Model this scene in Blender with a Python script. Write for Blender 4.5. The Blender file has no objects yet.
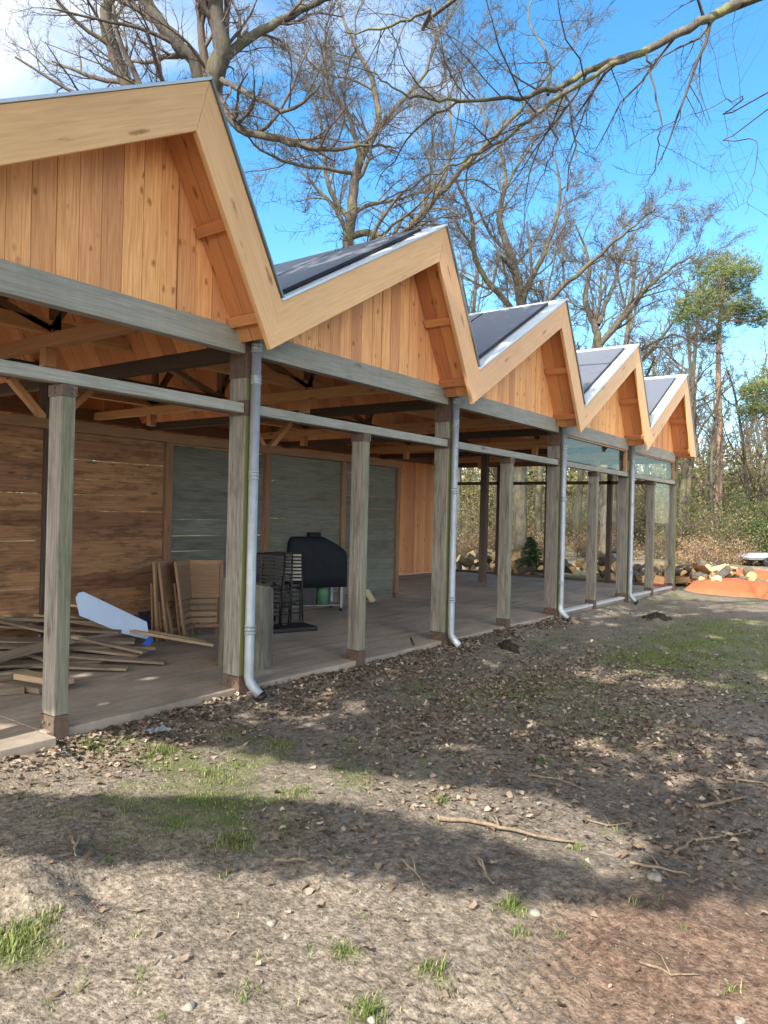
import bpy, math, random
import numpy as np
from mathutils import Vector, Matrix
random.seed(7); RNG = np.random.default_rng(11)
R = math.radians
scene = bpy.context.scene
COL = scene.collection

# ------------------------------------------------------------------ camera numbers
F_PX, TH, PI_, RO, CAMZ = 745.0, 0.6355, 0.0027, 0.0242, 1.5
def cam_basis():
    Fh = np.array([math.cos(TH), math.sin(TH), 0]); Rt = np.array([math.sin(TH), -math.cos(TH), 0]); Z = np.array([0, 0, 1.])
    f = Fh*math.cos(PI_)+Z*math.sin(PI_); up = -Fh*math.sin(PI_)+Z*math.cos(PI_)
    return Rt*math.cos(RO)+up*math.sin(RO), -Rt*math.sin(RO)+up*math.cos(RO), f
CR, CU, CF = cam_basis()
def ray(x, y): return CR*((x-384)/F_PX) - CU*((y-512)/F_PX) + CF
def at_depth(x, y, d): return ray(x, y)*d + np.array([0, 0, CAMZ])
def on_z(x, y, z): r = ray(x, y); return r*((z-CAMZ)/r[2]) + np.array([0, 0, CAMZ])
def on_n(x, y, n): r = ray(x, y); return r*(n/r[1]) + np.array([0, 0, CAMZ])

# ------------------------------------------------------------------ mesh helpers
class MB:
    def __init__(s): s.v=[]; s.f=[]; s.m=[]; s.gc=[]; s.rn=[]; s.smooth=[]
    def add(s, verts, faces, mat=0, gc=None, rn=None, smooth=False):
        b=len(s.v); rn=random.random() if rn is None else rn
        s.v+= [tuple(map(float,q)) for q in verts]
        s.gc+= [tuple(map(float,q)) for q in (gc if gc is not None else verts)]
        s.rn+=[rn]*len(verts)
        for f in faces: s.f.append([b+i for i in f]); s.m.append(mat); s.smooth.append(smooth)
    def beam(s, p0, p1, w, h, up=(0,0,1), mat=0, rn=None, taper=None):
        p0=np.array(p0,float); p1=np.array(p1,float); a=p1-p0; L=np.linalg.norm(a); a/=L
        up=np.array(up,float); sd=np.cross(up,a); n=np.linalg.norm(sd)
        if n<1e-4: sd=np.cross(np.array([1.,0,0]),a); n=np.linalg.norm(sd)
        sd/=n; u=np.cross(a,sd); o=np.array([random.random()*20,random.random()*20,random.random()*20])
        vs=[];g=[]
        for i,(p,l) in enumerate(((p0,0),(p1,L))):
            k=1 if (taper is None or i==0) else taper
            for x,y in ((-1,-1),(1,-1),(1,1),(-1,1)):
                vs.append(p+sd*x*w/2*k+u*y*h/2*k); g.append(o+np.array([l,x*w/2,y*h/2]))
        s.add(vs,[(3,2,1,0),(4,5,6,7),(0,1,5,4),(1,2,6,5),(2,3,7,6),(3,0,4,7)],mat,g,rn)
    def box(s, lo, hi, axis=0, mat=0, rn=None):
        lo=np.array(lo,float);hi=np.array(hi,float);c=(lo+hi)/2;d=hi-lo
        p0=c.copy();p1=c.copy();p0[axis]=lo[axis];p1[axis]=hi[axis]
        if axis==0: s.beam(p0,p1,d[1],d[2],(0,0,1),mat,rn)
        elif axis==1: s.beam(p0,p1,d[0],d[2],(0,0,1),mat,rn)
        else: s.beam(p0,p1,d[1],d[0],(1,0,0),mat,rn)
    def prism(s, poly, n0, n1, mat=0, along=None, rn=None):
        """poly: list of (x,z) extruded along y n0..n1"""
        k=len(poly); o=random.random()*20
        vs=[(x,n0,z) for x,z in poly]+[(x,n1,z) for x,z in poly]
        g=None
        if along is not None:
            ax=np.array(along,float); ax/=np.linalg.norm(ax); px=np.array([-ax[1],ax[0]])
            g=[(np.dot((x,z),ax)+o,np.dot((x,z),px)+o*3,y) for x,y,z in vs]
        ar=sum(poly[i][0]*poly[(i+1)%k][1]-poly[(i+1)%k][0]*poly[i][1] for i in range(k))
        fs=[tuple(range(k)),tuple(range(2*k-1,k-1,-1))]+[(i,i+k,(i+1)%k+k,(i+1)%k) for i in range(k)]
        if ar<0: fs=[tuple(reversed(f)) for f in fs]
        s.add(vs,fs,mat,g,rn)
    def tube(s, pts, r, sides=8, mat=0, caps=True, smooth=True, rn=None):
        pts=[np.array(p,float) for p in pts]; n=len(pts)
        rr=r if hasattr(r,'__len__') else [r]*n
        vs=[];g=[]; prev=None; l=0; o=random.random()*9
        for i,p in enumerate(pts):
            t=pts[min(i+1,n-1)]-pts[max(i-1,0)]; t/=np.linalg.norm(t)+1e-12
            if prev is None:
                q=np.array([0,0,1.]) if abs(t[2])<.9 else np.array([1.,0,0])
            else: q=prev
            q=q-t*np.dot(q,t); q/=np.linalg.norm(q)+1e-12; prev=q; b=np.cross(t,q)
            if i: l+=np.linalg.norm(p-pts[i-1])
            for k in range(sides):
                a=2*math.pi*k/sides
                vs.append(p+(q*math.cos(a)+b*math.sin(a))*rr[i]); g.append((l+o,math.cos(a)*rr[i]+o,math.sin(a)*rr[i]))
        fs=[]
        for i in range(n-1):
            for k in range(sides):
                k2=(k+1)%sides; fs.append((i*sides+k,i*sides+k2,(i+1)*sides+k2,(i+1)*sides+k))
        s.add(vs,fs,mat,g,rn,smooth)
        if caps:
            b=len(s.v)-n*sides
            s.f.append([b+k for k in reversed(range(sides))]);s.m.append(mat);s.smooth.append(False)
            s.f.append([b+(n-1)*sides+k for k in range(sides)]);s.m.append(mat);s.smooth.append(False)
    def mesh(s, name, mats):
        me=bpy.data.meshes.new(name); me.from_pydata(s.v,[],s.f)
        for m in (mats if isinstance(mats,(list,tuple)) else [mats]): me.materials.append(m)
        me.polygons.foreach_set('material_index',s.m); me.polygons.foreach_set('use_smooth',s.smooth)
        a=me.attributes.new('gc','FLOAT_VECTOR','POINT'); a.data.foreach_set('vector',np.array(s.gc,dtype=np.float32).ravel())
        a=me.attributes.new('rnd','FLOAT','POINT'); a.data.foreach_set('value',np.array(s.rn,dtype=np.float32))
        me.update(); return me
    def build(s, name, mats, parent=None, bevel=0, seg=2):
        o=bpy.data.objects.new(name,s.mesh(name,mats)); COL.objects.link(o)
        if parent is not None:
            o.parent=parent
            p=parent; off=Vector((0,0,0))
            while p is not None: off+=p.location; p=p.parent
            if not parent.get('_local'): o.location=-off
        if bevel:
            b=o.modifiers.new('bevel','BEVEL'); b.width=bevel; b.segments=seg; b.limit_method='ANGLE'; b.angle_limit=R(40)
        return o
def np_mesh(name, V, Fq, mat, rnd=None, smooth=False, k=4):
    me=bpy.data.meshes.new(name); V=np.asarray(V,np.float32); Fq=np.asarray(Fq,np.int32)
    me.vertices.add(len(V)); me.vertices.foreach_set('co',V.ravel())
    n=len(Fq); me.loops.add(n*k); me.loops.foreach_set('vertex_index',Fq.ravel())
    me.polygons.add(n); me.polygons.foreach_set('loop_start',np.arange(0,n*k,k,dtype=np.int32))
    me.polygons.foreach_set('loop_total',np.full(n,k,np.int32))
    if smooth: me.polygons.foreach_set('use_smooth',np.ones(n,bool))
    if rnd is not None:
        a=me.attributes.new('rnd','FLOAT','POINT'); a.data.foreach_set('value',np.asarray(rnd,np.float32))
    for m in (mat if isinstance(mat,(list,tuple)) else [mat]): me.materials.append(m)
    me.update(calc_edges=True); return me
def link(name, me, parent=None, loc=(0,0,0)):
    o=bpy.data.objects.new(name,me); COL.objects.link(o); o.location=loc
    if parent is not None: o.parent=parent
    return o
def tag(o,label=None,cat=None,group=None,kind=None):
    if label: o['label']=label
    if cat: o['category']=cat
    if group: o['group']=group
    if kind: o['kind']=kind
    return o
def thing(name,label,cat,loc=(0,0,0),rz=0,group=None):
    o=bpy.data.objects.new(name,None); COL.objects.link(o); o.location=loc; o.rotation_euler=(0,0,rz)
    o.empty_display_size=.1
    return tag(o,label,cat,group)
def local_thing(*a,**k):
    o=thing(*a,**k); o['_local']=1; return o
def dup(root,loc,rz=0,sc=1,label=None,group=None):
    r=root.copy(); COL.objects.link(r); r.location=loc; r.rotation_euler=(root.rotation_euler[0],root.rotation_euler[1],rz)
    r.scale=(sc,sc,sc) if not hasattr(sc,'__len__') else sc
    if label: r['label']=label
    if group: r['group']=group
    for ch in list(root.children):
        c=ch.copy(); COL.objects.link(c); c.parent=r
        for g in ch.children:
            d=g.copy(); COL.objects.link(d); d.parent=c
    return r

# ------------------------------------------------------------------ noise
def vnoise(x,y,seed=0):
    xi=np.floor(x).astype(np.int64); yi=np.floor(y).astype(np.int64); xf=x-xi; yf=y-yi
    def h(a,b):
        n=(a*374761393+b*668265263+seed*1442695041)&0x7fffffff
        n=((n^(n>>13))*1274126177)&0x7fffffff
        return ((n^(n>>16))&0xffff)/65535.
    u=xf*xf*(3-2*xf); v=yf*yf*(3-2*yf)
    return (h(xi,yi)*(1-u)+h(xi+1,yi)*u)*(1-v)+(h(xi,yi+1)*(1-u)+h(xi+1,yi+1)*u)*v
def fbm(x,y,o=4,seed=0):
    s=0;a=.5;t=0
    for i in range(o): s=s+a*vnoise(x*2**i+17*i,y*2**i-9*i,seed+i); t+=a; a*=.5
    return s/t

# ------------------------------------------------------------------ materials
def newmat(name):
    m=bpy.data.materials.new(name); m.use_nodes=True; nt=m.node_tree; nt.nodes.clear()
    out=nt.nodes.new('ShaderNodeOutputMaterial'); b=nt.nodes.new('ShaderNodeBsdfPrincipled')
    nt.links.new(b.outputs[0],out.inputs[0]); b.inputs['Specular IOR Level'].default_value=.3
    return m,nt,b,out
class NT:
    def __init__(s,nt): s.nt=nt
    def n(s,t,**k):
        o=s.nt.nodes.new(t)
        for a,v in k.items():
            if a.startswith('i_'):
                key=a[2:]; key=int(key) if key.isdigit() else key.replace('_',' ')
                o.inputs[key].default_value=v
            else: setattr(o,a,v)
        return o
    def l(s,a,b): s.nt.links.new(a,b)
    def attr(s,name): return s.n('ShaderNodeAttribute',attribute_name=name)
    def mapping(s,vec,scale,loc=(0,0,0)):
        m=s.n('ShaderNodeMapping'); m.inputs['Scale'].default_value=scale; m.inputs['Location'].default_value=loc; s.l(vec,m.inputs[0]); return m.outputs[0]
    def noise(s,vec,scale=5,detail=4,rough=.6,dist=0):
        o=s.n('ShaderNodeTexNoise'); o.inputs['Scale'].default_value=scale; o.inputs['Detail'].default_value=detail; o.inputs['Roughness'].default_value=rough; o.inputs['Distortion'].default_value=dist
        if vec is not None: s.l(vec,o.inputs['Vector'])
        return o
    def ramp(s,fac,stops):
        o=s.n('ShaderNodeValToRGB'); e=o.color_ramp.elements
        while len(e)<len(stops): e.new(.5)
        for i,(p,c) in enumerate(stops):
            e[i].position=p; e[i].color=tuple(c)+(1,) if hasattr(c,'__len__') else (c,c,c,1)
        s.l(fac,o.inputs[0]); return o.outputs[0]
    def mix(s,fac,a,b,mode='MIX'):
        o=s.n('ShaderNodeMix',data_type='RGBA',blend_type=mode)
        for v,i in ((fac,0),(a,6),(b,7)):
            if isinstance(v,(int,float)): o.inputs[i].default_value=v
            elif isinstance(v,tuple): o.inputs[i].default_value=v+(1,) if len(v)==3 else v
            else: s.l(v,o.inputs[i])
        return o.outputs[2]
    def math(s,op,a,b=0.,clamp=False):
        o=s.n('ShaderNodeMath',operation=op,use_clamp=clamp)
        for v,i in ((a,0),(b,1)):
            if isinstance(v,(int,float)): o.inputs[i].default_value=v
            else: s.l(v,o.inputs[i])
        return o.outputs[0]
    def bump(s,h,b,strength=.3,dist=.01):
        o=s.n('ShaderNodeBump'); o.inputs['Strength'].default_value=strength; o.inputs['Distance'].default_value=dist
        s.l(h,o.inputs['Height']); s.l(o.outputs[0],b.inputs['Normal'])

def wood(name, light, dark, knot=None, vary=.25, grain=.5, rough=.7, knots=.0, kscale=(2.2,7,7), algae=0., aoff=0., stain=0., bump=.25):
    m,nt,b,out=newmat(name); N=NT(nt); gc=N.attr('gc').outputs['Vector']; rn=N.attr('rnd').outputs['Fac']
    # growth rings: distorted bands across the board
    g1=N.noise(N.mapping(gc,(1.1,26,26)),2.2,5,.65,.35)
    g2=N.noise(N.mapping(gc,(3,120,120)),1.5,3,.6)
    g=N.math('ADD',N.math('MULTIPLY',g1.outputs[0],.75),N.math('MULTIPLY',g2.outputs[0],.3))
    c=N.mix(N.ramp(g,[(.36,0),(.66,1)]),dark,light)
    c=N.mix(1-grain,c,tuple((l+d)/2 for l,d in zip(light,dark)))
    if knots>0:
        vo=N.n('ShaderNodeTexVoronoi',feature='F1'); vo.inputs['Scale'].default_value=1; vo.inputs['Randomness'].default_value=1
        d=N.noise(N.mapping(gc,(6,14,14)),2,2)
        vv=N.n('ShaderNodeVectorMath',operation='MULTIPLY_ADD'); N.l(N.mapping(gc,kscale),vv.inputs[0]); vv.inputs[1].default_value=(1,1,1)
        sc=N.n('ShaderNodeVectorMath',operation='SCALE'); N.l(d.outputs['Color'],sc.inputs[0]); sc.inputs['Scale'].default_value=.25; N.l(sc.outputs[0],vv.inputs[2])
        N.l(vv.outputs[0],vo.inputs['Vector'])
        k=N.ramp(vo.outputs['Distance'],[(.04,1),(.10*knots+.06,.65),(.2*knots+.1,.0)])
        sel=N.n('ShaderNodeSeparateColor'); N.l(vo.outputs['Color'],sel.inputs[0])
        k=N.math('MULTIPLY',k,N.math('GREATER_THAN',sel.outputs[0],.3))
        c=N.mix(N.math('MULTIPLY',k,.85),c,knot or tuple(x*.3 for x in dark))
    # broad tone patches + per board tone
    p=N.noise(N.mapping(gc,(.8,3,3)),1.3,3)
    hs=N.n('ShaderNodeHueSaturation'); N.l(c,hs.inputs['Color'])
    v=N.math('ADD',N.math('MULTIPLY',N.math('SUBTRACT',rn,.5),vary*2),1.0)
    v=N.math('MULTIPLY',v,N.math('ADD',N.math('MULTIPLY',p.outputs[0],.4),.8))
    N.l(v,hs.inputs['Value']); N.l(N.math('ADD',.497,N.math('MULTIPLY',rn,.012)),hs.inputs['Hue'])
    c=hs.outputs[0]
    geo=N.n('ShaderNodeNewGeometry'); pos=geo.outputs['Position']
    if stain>0:
        s1=N.noise(N.mapping(gc,(2.2,9,9)),1.2,6,.7); c=N.mix(N.math('MULTIPLY',N.ramp(s1.outputs[0],[(.5,0),(.62,1)]),stain),c,tuple(x*.35 for x in dark))
    if algae>0:
        a1=N.noise(N.mapping(pos,(9,9,.7)),1.0,5,.65)
        sep=N.n('ShaderNodeSeparateXYZ'); N.l(geo.outputs['Normal'],sep.inputs[0])
        fr=N.math('MULTIPLY',N.math('LESS_THAN',sep.outputs[1],-.4),.30+aoff)
        a=N.ramp(N.math('ADD',a1.outputs[0],fr),[(.62,0),(.85,1)])
        c=N.mix(N.math('MULTIPLY',a,algae),c,(.125,.135,.035))
    N.l(c,b.inputs['Base Color']); b.inputs['Roughness'].default_value=rough
    N.bump(g,b,bump,.004)
    return m
def plain(name,col,rough=.6,metal=0.,var=.15,scale=6,bump=0.,spec=.3):
    m,nt,b,out=newmat(name); N=NT(nt); tc=N.n('ShaderNodeTexCoord').outputs['Object']
    n=N.noise(tc,scale,5,.65); v=N.ramp(n.outputs[0],[(.3,1-var),(.7,1+var)])
    rn=N.attr('rnd').outputs['Fac']
    c=N.mix(1.0,tuple(col),v,'MULTIPLY'); N.l(c,b.inputs['Base Color'])
    b.inputs['Roughness'].default_value=rough; b.inputs['Metallic'].default_value=metal; b.inputs['Specular IOR Level'].default_value=spec
    if bump: N.bump(N.noise(tc,scale*5,4,.6).outputs[0],b,bump,.01)
    return m
def attr_ramp(name,stops,rough=.7,transl=0.,spec=.2):
    m,nt,b,out=newmat(name); N=NT(nt); c=N.ramp(N.attr('rnd').outputs['Fac'],stops)
    N.l(c,b.inputs['Base Color']); b.inputs['Roughness'].default_value=rough; b.inputs['Specular IOR Level'].default_value=spec
    if transl:
        t=N.n('ShaderNodeBsdfTranslucent'); N.l(c,t.inputs[0]); mx=N.n('ShaderNodeMixShader'); mx.inputs[0].default_value=transl
        N.l(b.outputs[0],mx.inputs[1]); N.l(t.outputs[0],mx.inputs[2]); N.l(mx.outputs[0],out.inputs[0])
    return m
def glassmat(name,tint=(.97,.975,.97)):
    m,nt,b,out=newmat(name); N=NT(nt); nt.nodes.remove(b)
    t=N.n('ShaderNodeBsdfTransparent'); t.inputs[0].default_value=tint+(1,)
    g=N.n('ShaderNodeBsdfGlossy'); g.inputs['Roughness'].default_value=.01; g.inputs[0].default_value=(.9,.95,.92,1)
    fr=N.n('ShaderNodeFresnel'); fr.inputs[0].default_value=1.5
    mx=N.n('ShaderNodeMixShader'); N.l(N.math('MULTIPLY',fr.outputs[0],.10),mx.inputs[0]); N.l(t.outputs[0],mx.inputs[1]); N.l(g.outputs[0],mx.inputs[2]); N.l(mx.outputs[0],out.inputs[0])
    return m
M={}
M['fascia']=wood('spruce_fascia',(.68,.41,.21),(.56,.31,.145),knot=(.24,.10,.04),vary=.05,grain=.9,knots=.30,kscale=(1.6,7,7),rough=.55)
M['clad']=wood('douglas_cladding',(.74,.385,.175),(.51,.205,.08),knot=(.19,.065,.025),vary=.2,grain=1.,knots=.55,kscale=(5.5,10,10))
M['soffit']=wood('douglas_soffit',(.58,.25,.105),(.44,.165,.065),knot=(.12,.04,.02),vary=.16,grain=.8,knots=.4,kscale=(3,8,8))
M['newbeam']=wood('douglas_beam',(.50,.28,.135),(.37,.18,.075),knot=(.15,.06,.03),vary=.18,grain=.8,knots=.4)
M['grey']=wood('weathered_beam',(.32,.312,.28),(.175,.172,.15),knot=(.07,.065,.05),vary=.08,grain=.9,knots=.35,kscale=(2,6,6),algae=.12,rough=.85)
M['post']=wood('weathered_post',(.265,.245,.212),(.10,.092,.078),knot=(.06,.055,.045),vary=.06,grain=1.,knots=.35,kscale=(1.6,5,5),stain=.35,algae=.4,rough=.85,bump=.5)
M['mosspost']=wood('mossy_post',(.265,.245,.212),(.10,.092,.078),knot=(.06,.055,.045),vary=.06,grain=1.,knots=.35,kscale=(1.6,5,5),stain=.35,algae=.9,aoff=.14,rough=.85,bump=.5)
M['darkbeam']=wood('dark_stained_beam',(.085,.06,.045),(.04,.03,.024),vary=.15,grain=.8,rough=.8)
M['brownpost']=wood('brown_post',(.22,.12,.065),(.12,.065,.035),knot=(.05,.03,.02),vary=.12,grain=.9,knots=.3)
M['wallbrown']=wood('reclaimed_brown_board',(.27,.138,.072),(.14,.068,.034),knot=(.05,.03,.02),vary=.28,grain=.95,knots=.3,stain=.6,rough=.85)
M['wallgrey']=wood('reclaimed_grey_board',(.14,.14,.115),(.07,.074,.06),knot=(.05,.05,.04),vary=.16,grain=.95,stain=.3,rough=.9)
M['plank']=wood('loose_plank',(.21,.16,.115),(.10,.075,.055),vary=.3,grain=.95,stain=.35,rough=.85)
M['paleplank']=wood('pale_batten',(.42,.31,.19),(.28,.20,.115),vary=.15,grain=.8)
M['chairwood']=wood('chair_wood',(.23,.135,.075),(.12,.07,.04),vary=.2,grain=.9)
M['endgrain']=wood('split_wood',(.62,.40,.20),(.42,.24,.11),vary=.3,grain=.9)
M['stump']=wood('stump_wood',(.17,.155,.12),(.07,.065,.05),vary=.05,grain=1.,stain=.4,rough=.95,bump=.8)
M['zinc']=plain('zinc_pipe',(.31,.335,.36),.55,.5,.12,9)
M['trim']=plain('grey_trim',(.20,.22,.23),.4,.6,.1)
M['verge']=plain('pale_aluminium_verge',(.62,.65,.67),.4,.5,.06)
M['roofsheet']=plain('roof_membrane',(.10,.105,.11),.7,0,.15)
M['steel']=plain('brown_primer_steel',(.105,.07,.052),.6,.2,.3,20)
M['bolt']=plain('bolt',(.16,.14,.12),.5,.6)
M['glass']=glassmat('window_glass')
M['sill']=plain('pale_sill',(.42,.42,.41),.5,0,.08)
M['frame']=wood('window_frame_wood',(.40,.24,.13),(.27,.15,.08),vary=.1)
M['cover']=plain('black_fabric_cover',(.008,.010,.015),.75,0,.3,12,.3,.2)
M['black']=plain('black_metal',(.012,.012,.013),.45,0,.2)
M['greybottle']=plain('green_gas_bottle',(.07,.17,.09),.4,0,.1)
M['bluesheet']=plain('pale_blue_sheet',(.44,.54,.70),.5,0,.05)
M['strap']=plain('blue_strap',(.04,.12,.55),.5)
M['navy']=plain('navy_plastic',(.015,.02,.045),.45)
def panelmat():
    m,nt,b,out=newmat('solar_glass'); N=NT(nt); gc=N.attr('gc').outputs['Vector']
    br=N.n('ShaderNodeTexBrick'); N.l(gc,br.inputs['Vector']); br.offset=0; br.inputs['Scale'].default_value=1
    br.inputs['Brick Width'].default_value=.16; br.inputs['Row Height'].default_value=.16; br.inputs['Mortar Size'].default_value=.0025
    br.inputs['Color1'].default_value=(.095,.10,.118,1); br.inputs['Color2'].default_value=(.10,.105,.123,1); br.inputs['Mortar'].default_value=(.09,.095,.11,1)
    N.l(br.outputs['Color'],b.inputs['Base Color']); b.inputs['Roughness'].default_value=.42; b.inputs['Specular IOR Level'].default_value=.6
    return m
M['solar']=panelmat()
def concrete():
    m,nt,b,out=newmat('floor_concrete'); N=NT(nt); tc=N.n('ShaderNodeTexCoord').outputs['Object']
    n1=N.noise(N.mapping(tc,(1,1.6,1)),1.1,6,.65,.4); n2=N.noise(tc,16,5,.7); n3=N.noise(N.mapping(tc,(.5,5,1)),1.5,4,.6)
    c=N.ramp(n1.outputs[0],[(.3,(.19,.152,.118)),(.55,(.28,.23,.178)),(.75,(.36,.302,.24))])
    c=N.mix(N.math('MULTIPLY',N.ramp(n3.outputs[0],[(.5,0),(.68,1)]),.55),c,(.115,.095,.078))
    c=N.mix(.35,c,N.ramp(n2.outputs[0],[(.3,.5),(.7,1.3)]),'MULTIPLY')
    N.l(c,b.inputs['Base Color']); b.inputs['Roughness'].default_value=.75; N.bump(n2.outputs[0],b,.3,.004)
    return m
M['concrete']=concrete()
def bark(name,lo,hi,moss,amt,scale=1.):
    m,nt,b,out=newmat(name); N=NT(nt); tc=N.n('ShaderNodeTexCoord').outputs['Object']
    n1=N.noise(N.mapping(tc,(14*scale,14*scale,3*scale)),1,5,.7,.5); n2=N.noise(tc,1.6,4,.65)
    c=N.ramp(n1.outputs[0],[(.32,lo),(.68,hi)])
    c=N.mix(N.math('MULTIPLY',N.ramp(n2.outputs[0],[(.47,0),(.62,1)]),amt),c,moss)
    N.l(c,b.inputs['Base Color']); b.inputs['Roughness'].default_value=.9; N.bump(n1.outputs[0],b,.6,.02)
    return m
M['bark']=bark('oak_bark',(.035,.03,.025),(.10,.085,.07),(.14,.132,.05),.45)
M['barkdark']=bark('dark_oak_bark',(.022,.019,.017),(.07,.06,.05),(.11,.105,.04),.3)
M['twig']=bark('oak_twig',(.045,.037,.032),(.115,.093,.075),(.15,.14,.065),.4)
M['barkbeech']=bark('grey_branch_bark',(.045,.04,.035),(.12,.105,.085),(.16,.16,.05),.8)
M['twigbeech']=bark('dark_twig',(.05,.038,.034),(.09,.07,.06),(.10,.09,.04),.3)
M['pinebark']=bark('pine_bark',(.12,.08,.06),(.25,.165,.115),(.20,.15,.11),.3)
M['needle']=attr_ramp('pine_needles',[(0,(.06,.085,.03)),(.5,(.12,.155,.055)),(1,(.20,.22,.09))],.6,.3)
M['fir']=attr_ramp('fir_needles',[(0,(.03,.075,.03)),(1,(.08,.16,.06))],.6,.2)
M['brush']=attr_ramp('undergrowth_leaf',[(0,(.07,.075,.022)),(.45,(.13,.13,.045)),(.75,(.19,.16,.07)),(1,(.26,.19,.10))],.7,.3)
M['hollyleaf']=attr_ramp('evergreen_leaf',[(0,(.02,.04,.012)),(.6,(.055,.085,.025)),(1,(.11,.13,.04))],.5,.2)
M['straw']=attr_ramp('dry_bracken',[(0,(.16,.09,.045)),(.5,(.26,.17,.09)),(1,(.36,.27,.15))],.8,.25)
M['leaf']=attr_ramp('dead_leaf',[(0,(.075,.055,.04)),(.35,(.16,.115,.08)),(.7,(.27,.205,.15)),(1,(.44,.36,.28))],.75,.15)
M['grass']=attr_ramp('grass_blade',[(0,(.06,.09,.022)),(.55,(.13,.18,.045)),(.85,(.24,.26,.09)),(1,(.34,.29,.15))],.6,.3)
M['clod']=attr_ramp('soil_clod',[(0,(.035,.027,.021)),(.5,(.11,.088,.067)),(.88,(.20,.165,.13)),(1,(.30,.265,.23))],.95)
M['stick']=bark('dead_stick',(.10,.075,.05),(.24,.18,.12),(.3,.24,.17),.5,3)
M['tarp']=plain('orange_tarp',(.42,.085,.034),.5,0,.12,2,.1)

# ------------------------------------------------------------------ PAVILION
U0, MOD, HALF, NF, N0 = 1.076, 3.26, 1.63, 4.29, 4.67
NMID, NREAR, NROOF = 7.7, 10.6, 10.95
Apx=lambda k: np.array([3.556+MOD*k,4.62]); Val=lambda k: np.array([1.09+MOD*k,3.207])
SH=np.array([.366,1.366])
pav=thing('pavilion','long timber pavilion with five sawtooth gables, solar roof and open front','pavilion',(U0,N0,0))
def P(name,mb,mat,par=pav,bevel=.004): return mb.build(name,mat,par,bevel)
# floor slab
mb=MB(); mb.box((U0-.05,N0-.11,-.30),(2.66,NREAR+.1,0.0)); mb.box((2.665,N0+.03,-.30),(10.865,NREAR+.1,0.0)); mb.box((10.905,N0+.03,-.30),(17.55,NREAR+.1,0.0)); mb.box((10.865,N0+.06,-.3),(10.905,NREAR+.1,-.012))
P('floor_slab',mb,M['concrete'],bevel=.008)
def post_base_z(): return 0.0
def bolt(mb,p,d=(-1,0,0),r=.011):
    p=np.array(p,float); d=np.array(d,float); mb.tube([p,p+d*.012],r,6,0,True,False)
def mk_post(u,n,w,dp,top,mat,shoe=True,cap=None,bot=0.0):
    mb=MB(); mb.box((u,n,bot+(.10 if shoe else 0)),(u+w,n+dp,top),2); po=P('post',mb,mat,bevel=.008)
    if shoe:
        s=MB(); s.box((u-.004,n-.004,-.002 if n>N0+.5 else -.09),(u+w+.004,n+dp+.004,.10-.002),2); P('base_shoe',s,M['steel'],po,.002)
        
        for q in (.3,.7): b=MB(); bolt(b,(u-.004,n+dp*q,.05)); P('bolt',b,M['bolt'],po,0)
    if cap:
        for z0,z1,nn in cap:
            s=MB(); s.box((u-.006,n-.007,z0),(u+w+.006,n+nn,z1),2); P('cap_plate',s,M['steel'],po,.002)
        for z0,z1,nn in cap:
            for q in (.3,.7):
                b=MB(); bolt(b,(u+w*.75,n-.007,z0+(z1-z0)*q),(0,-1,0),.009); P('bolt',b,M['bolt'],po,0)
                b=MB(); bolt(b,(u-.006,n+nn*.5,z0+(z1-z0)*q),(-1,0,0),.009); P('bolt',b,M['bolt'],po,0)
    return po
MP=[U0+MOD*k for k in range(6)]          # main post lines
MP[5]-=.06
for k,u in enumerate(MP): mk_post(u,N0,.14,.20,2.99,M['mosspost'],True,[(2.62,2.98,.205),(2.30,2.43,.205)])
for k in range(5): mk_post(U0+HALF+MOD*k-.005,N0,.10,.16,2.315,M['post'],True,[(2.235,2.316,.165)])
for k in range(5):
    a,b=MP[k]+.15,MP[k+1]-.012
    mb=MB(); mb.box((a-.02 if k else a,N0+.005,2.82),(b,N0+.10,3.025)); P('top_beam',mb,M['grey'],bevel=.006)
    mb=MB(); mb.box((a,N0+.003,2.32),(b,N0+.10,2.405)); P('rail',mb,M['grey'],bevel=.006)
# fascia
for k in range(5):
    a,v,v2=Apx(k),Val(k),Val(k+1)
    mb=MB(); mb.prism([tuple(v),tuple(a),tuple(a-.302*SH),tuple(v-.302*SH)],NF,NF+.045,0,a-v); P('fascia_board',mb,M['fascia'],bevel=.004)
    end=v2-.302*SH; pts=[tuple(a),tuple(v2),tuple(end),tuple(a-.302*SH)]
    if k==4:
        t=(2.93-a[1])/(v2[1]-a[1]); e1=a+(v2-a)*t; t2=(2.93-(a-.302*SH)[1])/(v2[1]-a[1]); e2=(a-.302*SH)+(v2-a)*t2; pts=[tuple(a),tuple(e1),tuple(e2),tuple(a-.302*SH)]
    g=MB(); g.prism([(x+.0015,z) for x,z in pts],NF+.0005,NF+.0455,0,v2-a); P('fascia_board',g,M['fascia'],bevel=.004)
    # metal trim on top of the fascia
    t=MB(); d=np.array([-.5,.866]); t.prism([tuple(v+.002*d),tuple(v+.022*d),tuple(a+.022*SH/1.0),tuple(a+.002*SH)],NF-.018,NF+.03)
    P('verge_trim',t,M['verge'],bevel=.002)
    d2=np.array([.866,.5]); e=v2 if k<4 else e1
    t=MB(); t.prism([tuple(a+.002*SH+(.001,0)),tuple(a+.022*SH+(.001,0)),tuple(e+.018*d2+(0,.02)),tuple(e+.002*d2+(0,.02))],NF-.018,NF+.03); P('verge_trim',t,M['trim'],bevel=.002)
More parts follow.
